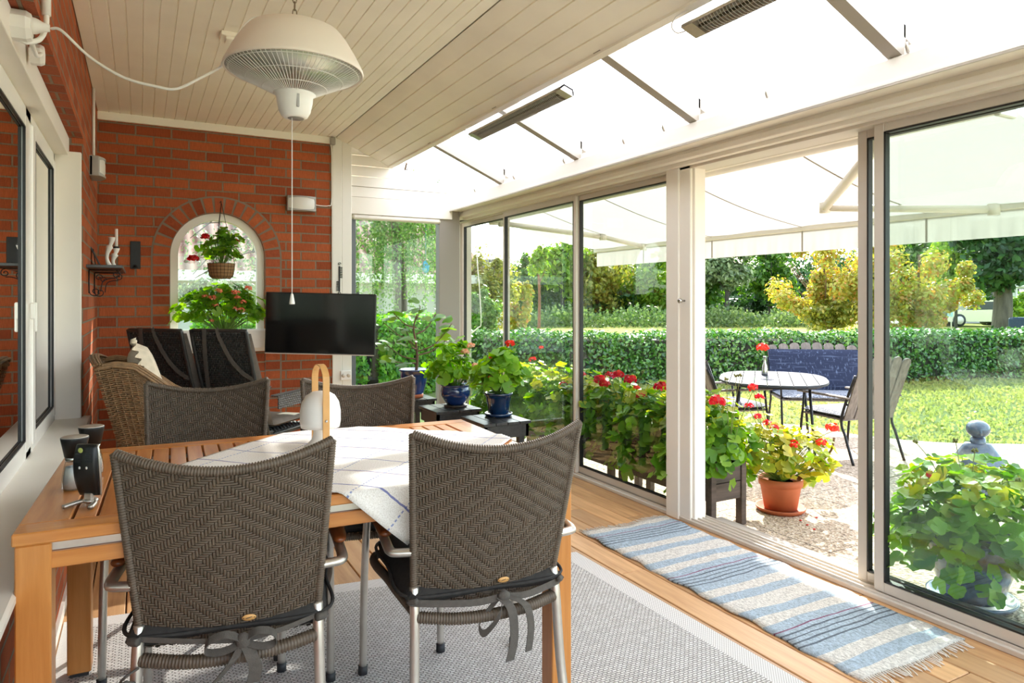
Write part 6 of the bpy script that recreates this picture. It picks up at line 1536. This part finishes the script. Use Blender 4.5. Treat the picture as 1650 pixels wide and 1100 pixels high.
MB().tube(curve([(0, 0, 0), (.05, 0, 1.4), (-.05, 0, 2.8), (.05, 0, 4.0)], 6), [.14-.005*i for i in range(19)], 10).build('trunk', M['bark'], t)
c = atD(686, 430, 12.1); MB_ = MB(); MB_.ball((0, 0, 0), .07, 14, 10, (1, 1, 1.6)); MB_.tube([(0, 0, .1), (0, 0, .9), (-.3, .2, 1.5)], .004, 5)
o = MB_.build('bird_feeder', simple('turquoise_plastic', '#3fa8cf', .4), None, tuple(c)); tag(o, 'small turquoise bird feeder hanging in the birch', 'feeder')

def house(name, loc, rz, w, d, h, rh, lb, wall, roof, wins, over=.4):
    t = empty(name, loc, rz, lb, 'house')
    MB().box((-w/2, -d/2, 0), (w/2, d/2, h)).build('walls', M[wall], t)
    b = MB(); b.prism([(-w/2-over, -d/2-over, h-.1), (-w/2-over, 0, h+rh), (-w/2-over, d/2+over, h-.1), (-w/2-over, d/2+over, h-.25), (-w/2-over, -d/2-over, h-.25)], (w+2*over, 0, 0)); b.build('roof', M[roof], t)
    MB().box((-w/2-over, -d/2-over-.05, h-.3), (w/2+over, -d/2-over+.02, h-.1)).build('eaves_board', M['white'], t)
    for (x0, x1, z0, z1) in wins:
        wd = MB(); wd.box((x0-.08, -d/2-.05, z0-.08), (x1+.08, -d/2+.02, z1+.08)); wo_ = wd.build('window', M['pvc'], t)
        MB().box((x0, -d/2-.06, z0), (x1, -d/2-.045, z1)).build('pane', M['winglass'], wo_)
    return t
q = atD(1640, 483, 44); house('white_house', (q.x, q.y, GZ), R(-32), 9.5, 8, 2.4, 1.7, 'white rendered house with grey tiled roof behind the thick tree trunk', 'house_white', 'roof_grey', [(-4.2, -3.7, .1, 1.9), (-2.6, -1.5, .9, 2.0), (.6, 2.4, .9, 2.0)])
q = atD(352, 483, 14); house('tiled_house', (q.x-.6, q.y+3.2, GZ), R(0), 12, 7, 2.0, 2.3, 'neighbouring house with beige tiled roof seen through the arched window', 'house_white', 'roof_red', [(-1.5, -.3, .6, 1.5), (2.2, 3.4, .8, 1.7)])
q = atD(728, 483, 36); house('grey_roofed_house', (q.x+.5, q.y+4, GZ), R(-20), 7.5, 7, 2.0, 1.7, 'distant house of which only the dark tiled roof shows beside the grey post', 'house_white', 'roof_grey', [])
# branch outside the arched window
q = atD(375, 420, 9.5); t = empty('birch_tree', (q.x+.9, q.y, GZ), 0, 'pale birch branches hanging outside the arched window', 'tree', 'trees beyond the hedge')
P = []; b = MB(); b.tube(curve([(.1, 0, 0), (.05, 0, 1.5), (-.1, 0, 3.2)], 6), [.09-.004*i for i in range(13)], 8)
for k in range(26):
    e_ = (random.uniform(-2.0, .4), random.uniform(-.4, .4), random.uniform(1.5, 3.6)); s0 = (0, 0, random.uniform(1.6, 3.0)); b.tube(curve([s0, (e_[0]*.5, e_[1]*.5, (s0[2]+e_[2])/2+.2), e_], 4), [.018]*4+[.009]*4+[.004], 5)
    for j in range(85): f = random.random()**.6; P.append((e_[0]*f+random.gauss(0, .14), e_[1]*f+random.gauss(0, .12), s0[2]+(e_[2]-s0[2])*f-random.random()*.45))
b.build('trunk', M['bark'], t); P = np.array(P); leaf_obj('crown', P, RNG.normal(size=P.shape), .030, M['tree_silver'], t)
for (u, lb) in ((325, 'green bush behind the salmon geraniums outside the arched window'),): T('garden_shrub', u+25, 468, 10.5, 150, 45, 'tree_silver', lb, 2500, .05, 'twig', 12, trunk_r=.02, cat='shrub')

# car, road, letter box, sign
A = atD(1500, 483, 37); struct(MB().add([(A.x-4, A.y+3.5, GZ+.01), (A.x+30, A.y-11, GZ+.01), (A.x+33, A.y-5, GZ+.01), (A.x-1, A.y+9.5, GZ+.01)], [(0, 1, 2, 3)]).build('road', M['asphalt']))
q = atD(1567, 500, 35); t = empty('car', (q.x, q.y, GZ+.02), R(-28), 'silver estate car parked in front of the white house', 'car')
pr = [(-1.9, .25), (-1.88, .62), (-1.6, .78), (-1.05, .86), (-.45, 1.28), (-.1, 1.40), (.9, 1.42), (1.6, 1.30), (1.95, .9), (2.0, .5), (1.95, .25)]
MB().prism([(x*.95, -.8, z*.92) for x, z in pr], (0, 1.6, 0)).build('body', M['car'], t)
wp = [(-.93, .88), (-.42, 1.24), (-.08, 1.32), (.85, 1.34), (1.45, 1.22), (1.65, .92)]
MB().prism([(x*.95, -.815, z*.92) for x, z in wp], (0, .01, 0)).build('side_window', M['winglass'], t)
for x in (-1.2, 1.2):
    wh = MB().tube([(x, -.84, .3), (x, .84, .3)], .31, 20).build('wheel', M['rubber'], t); MB().tube([(x, -.85, .3), (x, -.83, .3)], .2, 16).build('hubcap', M['alu'], wh)
q = atD(1513, 535, 22); t = empty('letter_box', (q.x, q.y, GZ), R(-28), 'grey letter box with a red mark beyond the hedge', 'letterbox')
MB().tube([(0, 0, 0), (0, 0, .9)], .04, 8).build('post', M['bark'], t); MB().box((-.28, -.15, .55), (.2, .15, .95), bev=.04).build('box', simple('grey_green_box', '#5b645c', .5), t)
b = MB(); b.lathe([(.0001, 0), (.08, 0), (.0001, .01)], (0, 0, 0), 12, Matrix.Translation((.08, -.15, .72)) @ Matrix.Rotation(R(90), 4, 'X')); b.build('red_mark', simple('red_reflector', '#c23a2e', .4), t)
q = atD(1516, 535, 21.5); tag(MB().box((q.x-.04, q.y-.04, GZ), (q.x+.04, q.y+.04, GZ+1.05)).build('wooden_post', M['bamboo']), 'short brown wooden post beyond the hedge beside the letter box', 'post')
q = atD(1525, 520, 24); t = empty('notice_board', (q.x, q.y, GZ), R(-28), 'small pale blue notice board on two legs beyond the hedge', 'sign')
MB().box((-.22, -.02, .75), (.22, .02, 1.25)).build('panel', simple('pale_blue_sign', '#9fc3cc', .5), t)
for sx in (-1, 1): MB().tube([(sx*.18, .02, 0), (sx*.18, .02, 1.2)], .02, 6).build('leg', M['alu'], t)
q = atD(1650, 510, 19); tag(MB().box((q.x-.35, q.y-.25, GZ), (q.x+.3, q.y+.25, GZ+.85), bev=.05).build('waste_bin', simple('dark_blue_bin', '#22344f', .5)), 'dark blue bin at the right edge beyond the hedge', 'bin')

# fallen petals on the slabs before the doorway
for i, (u, v) in enumerate(((1294, 826), (1301, 845), (1316, 833), (1312, 852), (1290, 838))):
    q = onZ(u, v, GZ+.004); o = MB().ball((0, 0, 0), .009, 8, 5, (1.2, .8, .3)).build('fallen_petal', M['petal_red'], None, tuple(q)); tag(o, 'red petal fallen on the pebbled slabs, '+('right beside the terracotta saucer, uppermost of five', 'second lowest of the five near the pot', 'farthest right of the five near the pot', 'lowest of the five near the pot', 'leftmost of the five near the pot')[i], 'petal', 'red petals fallen by the terracotta pot')
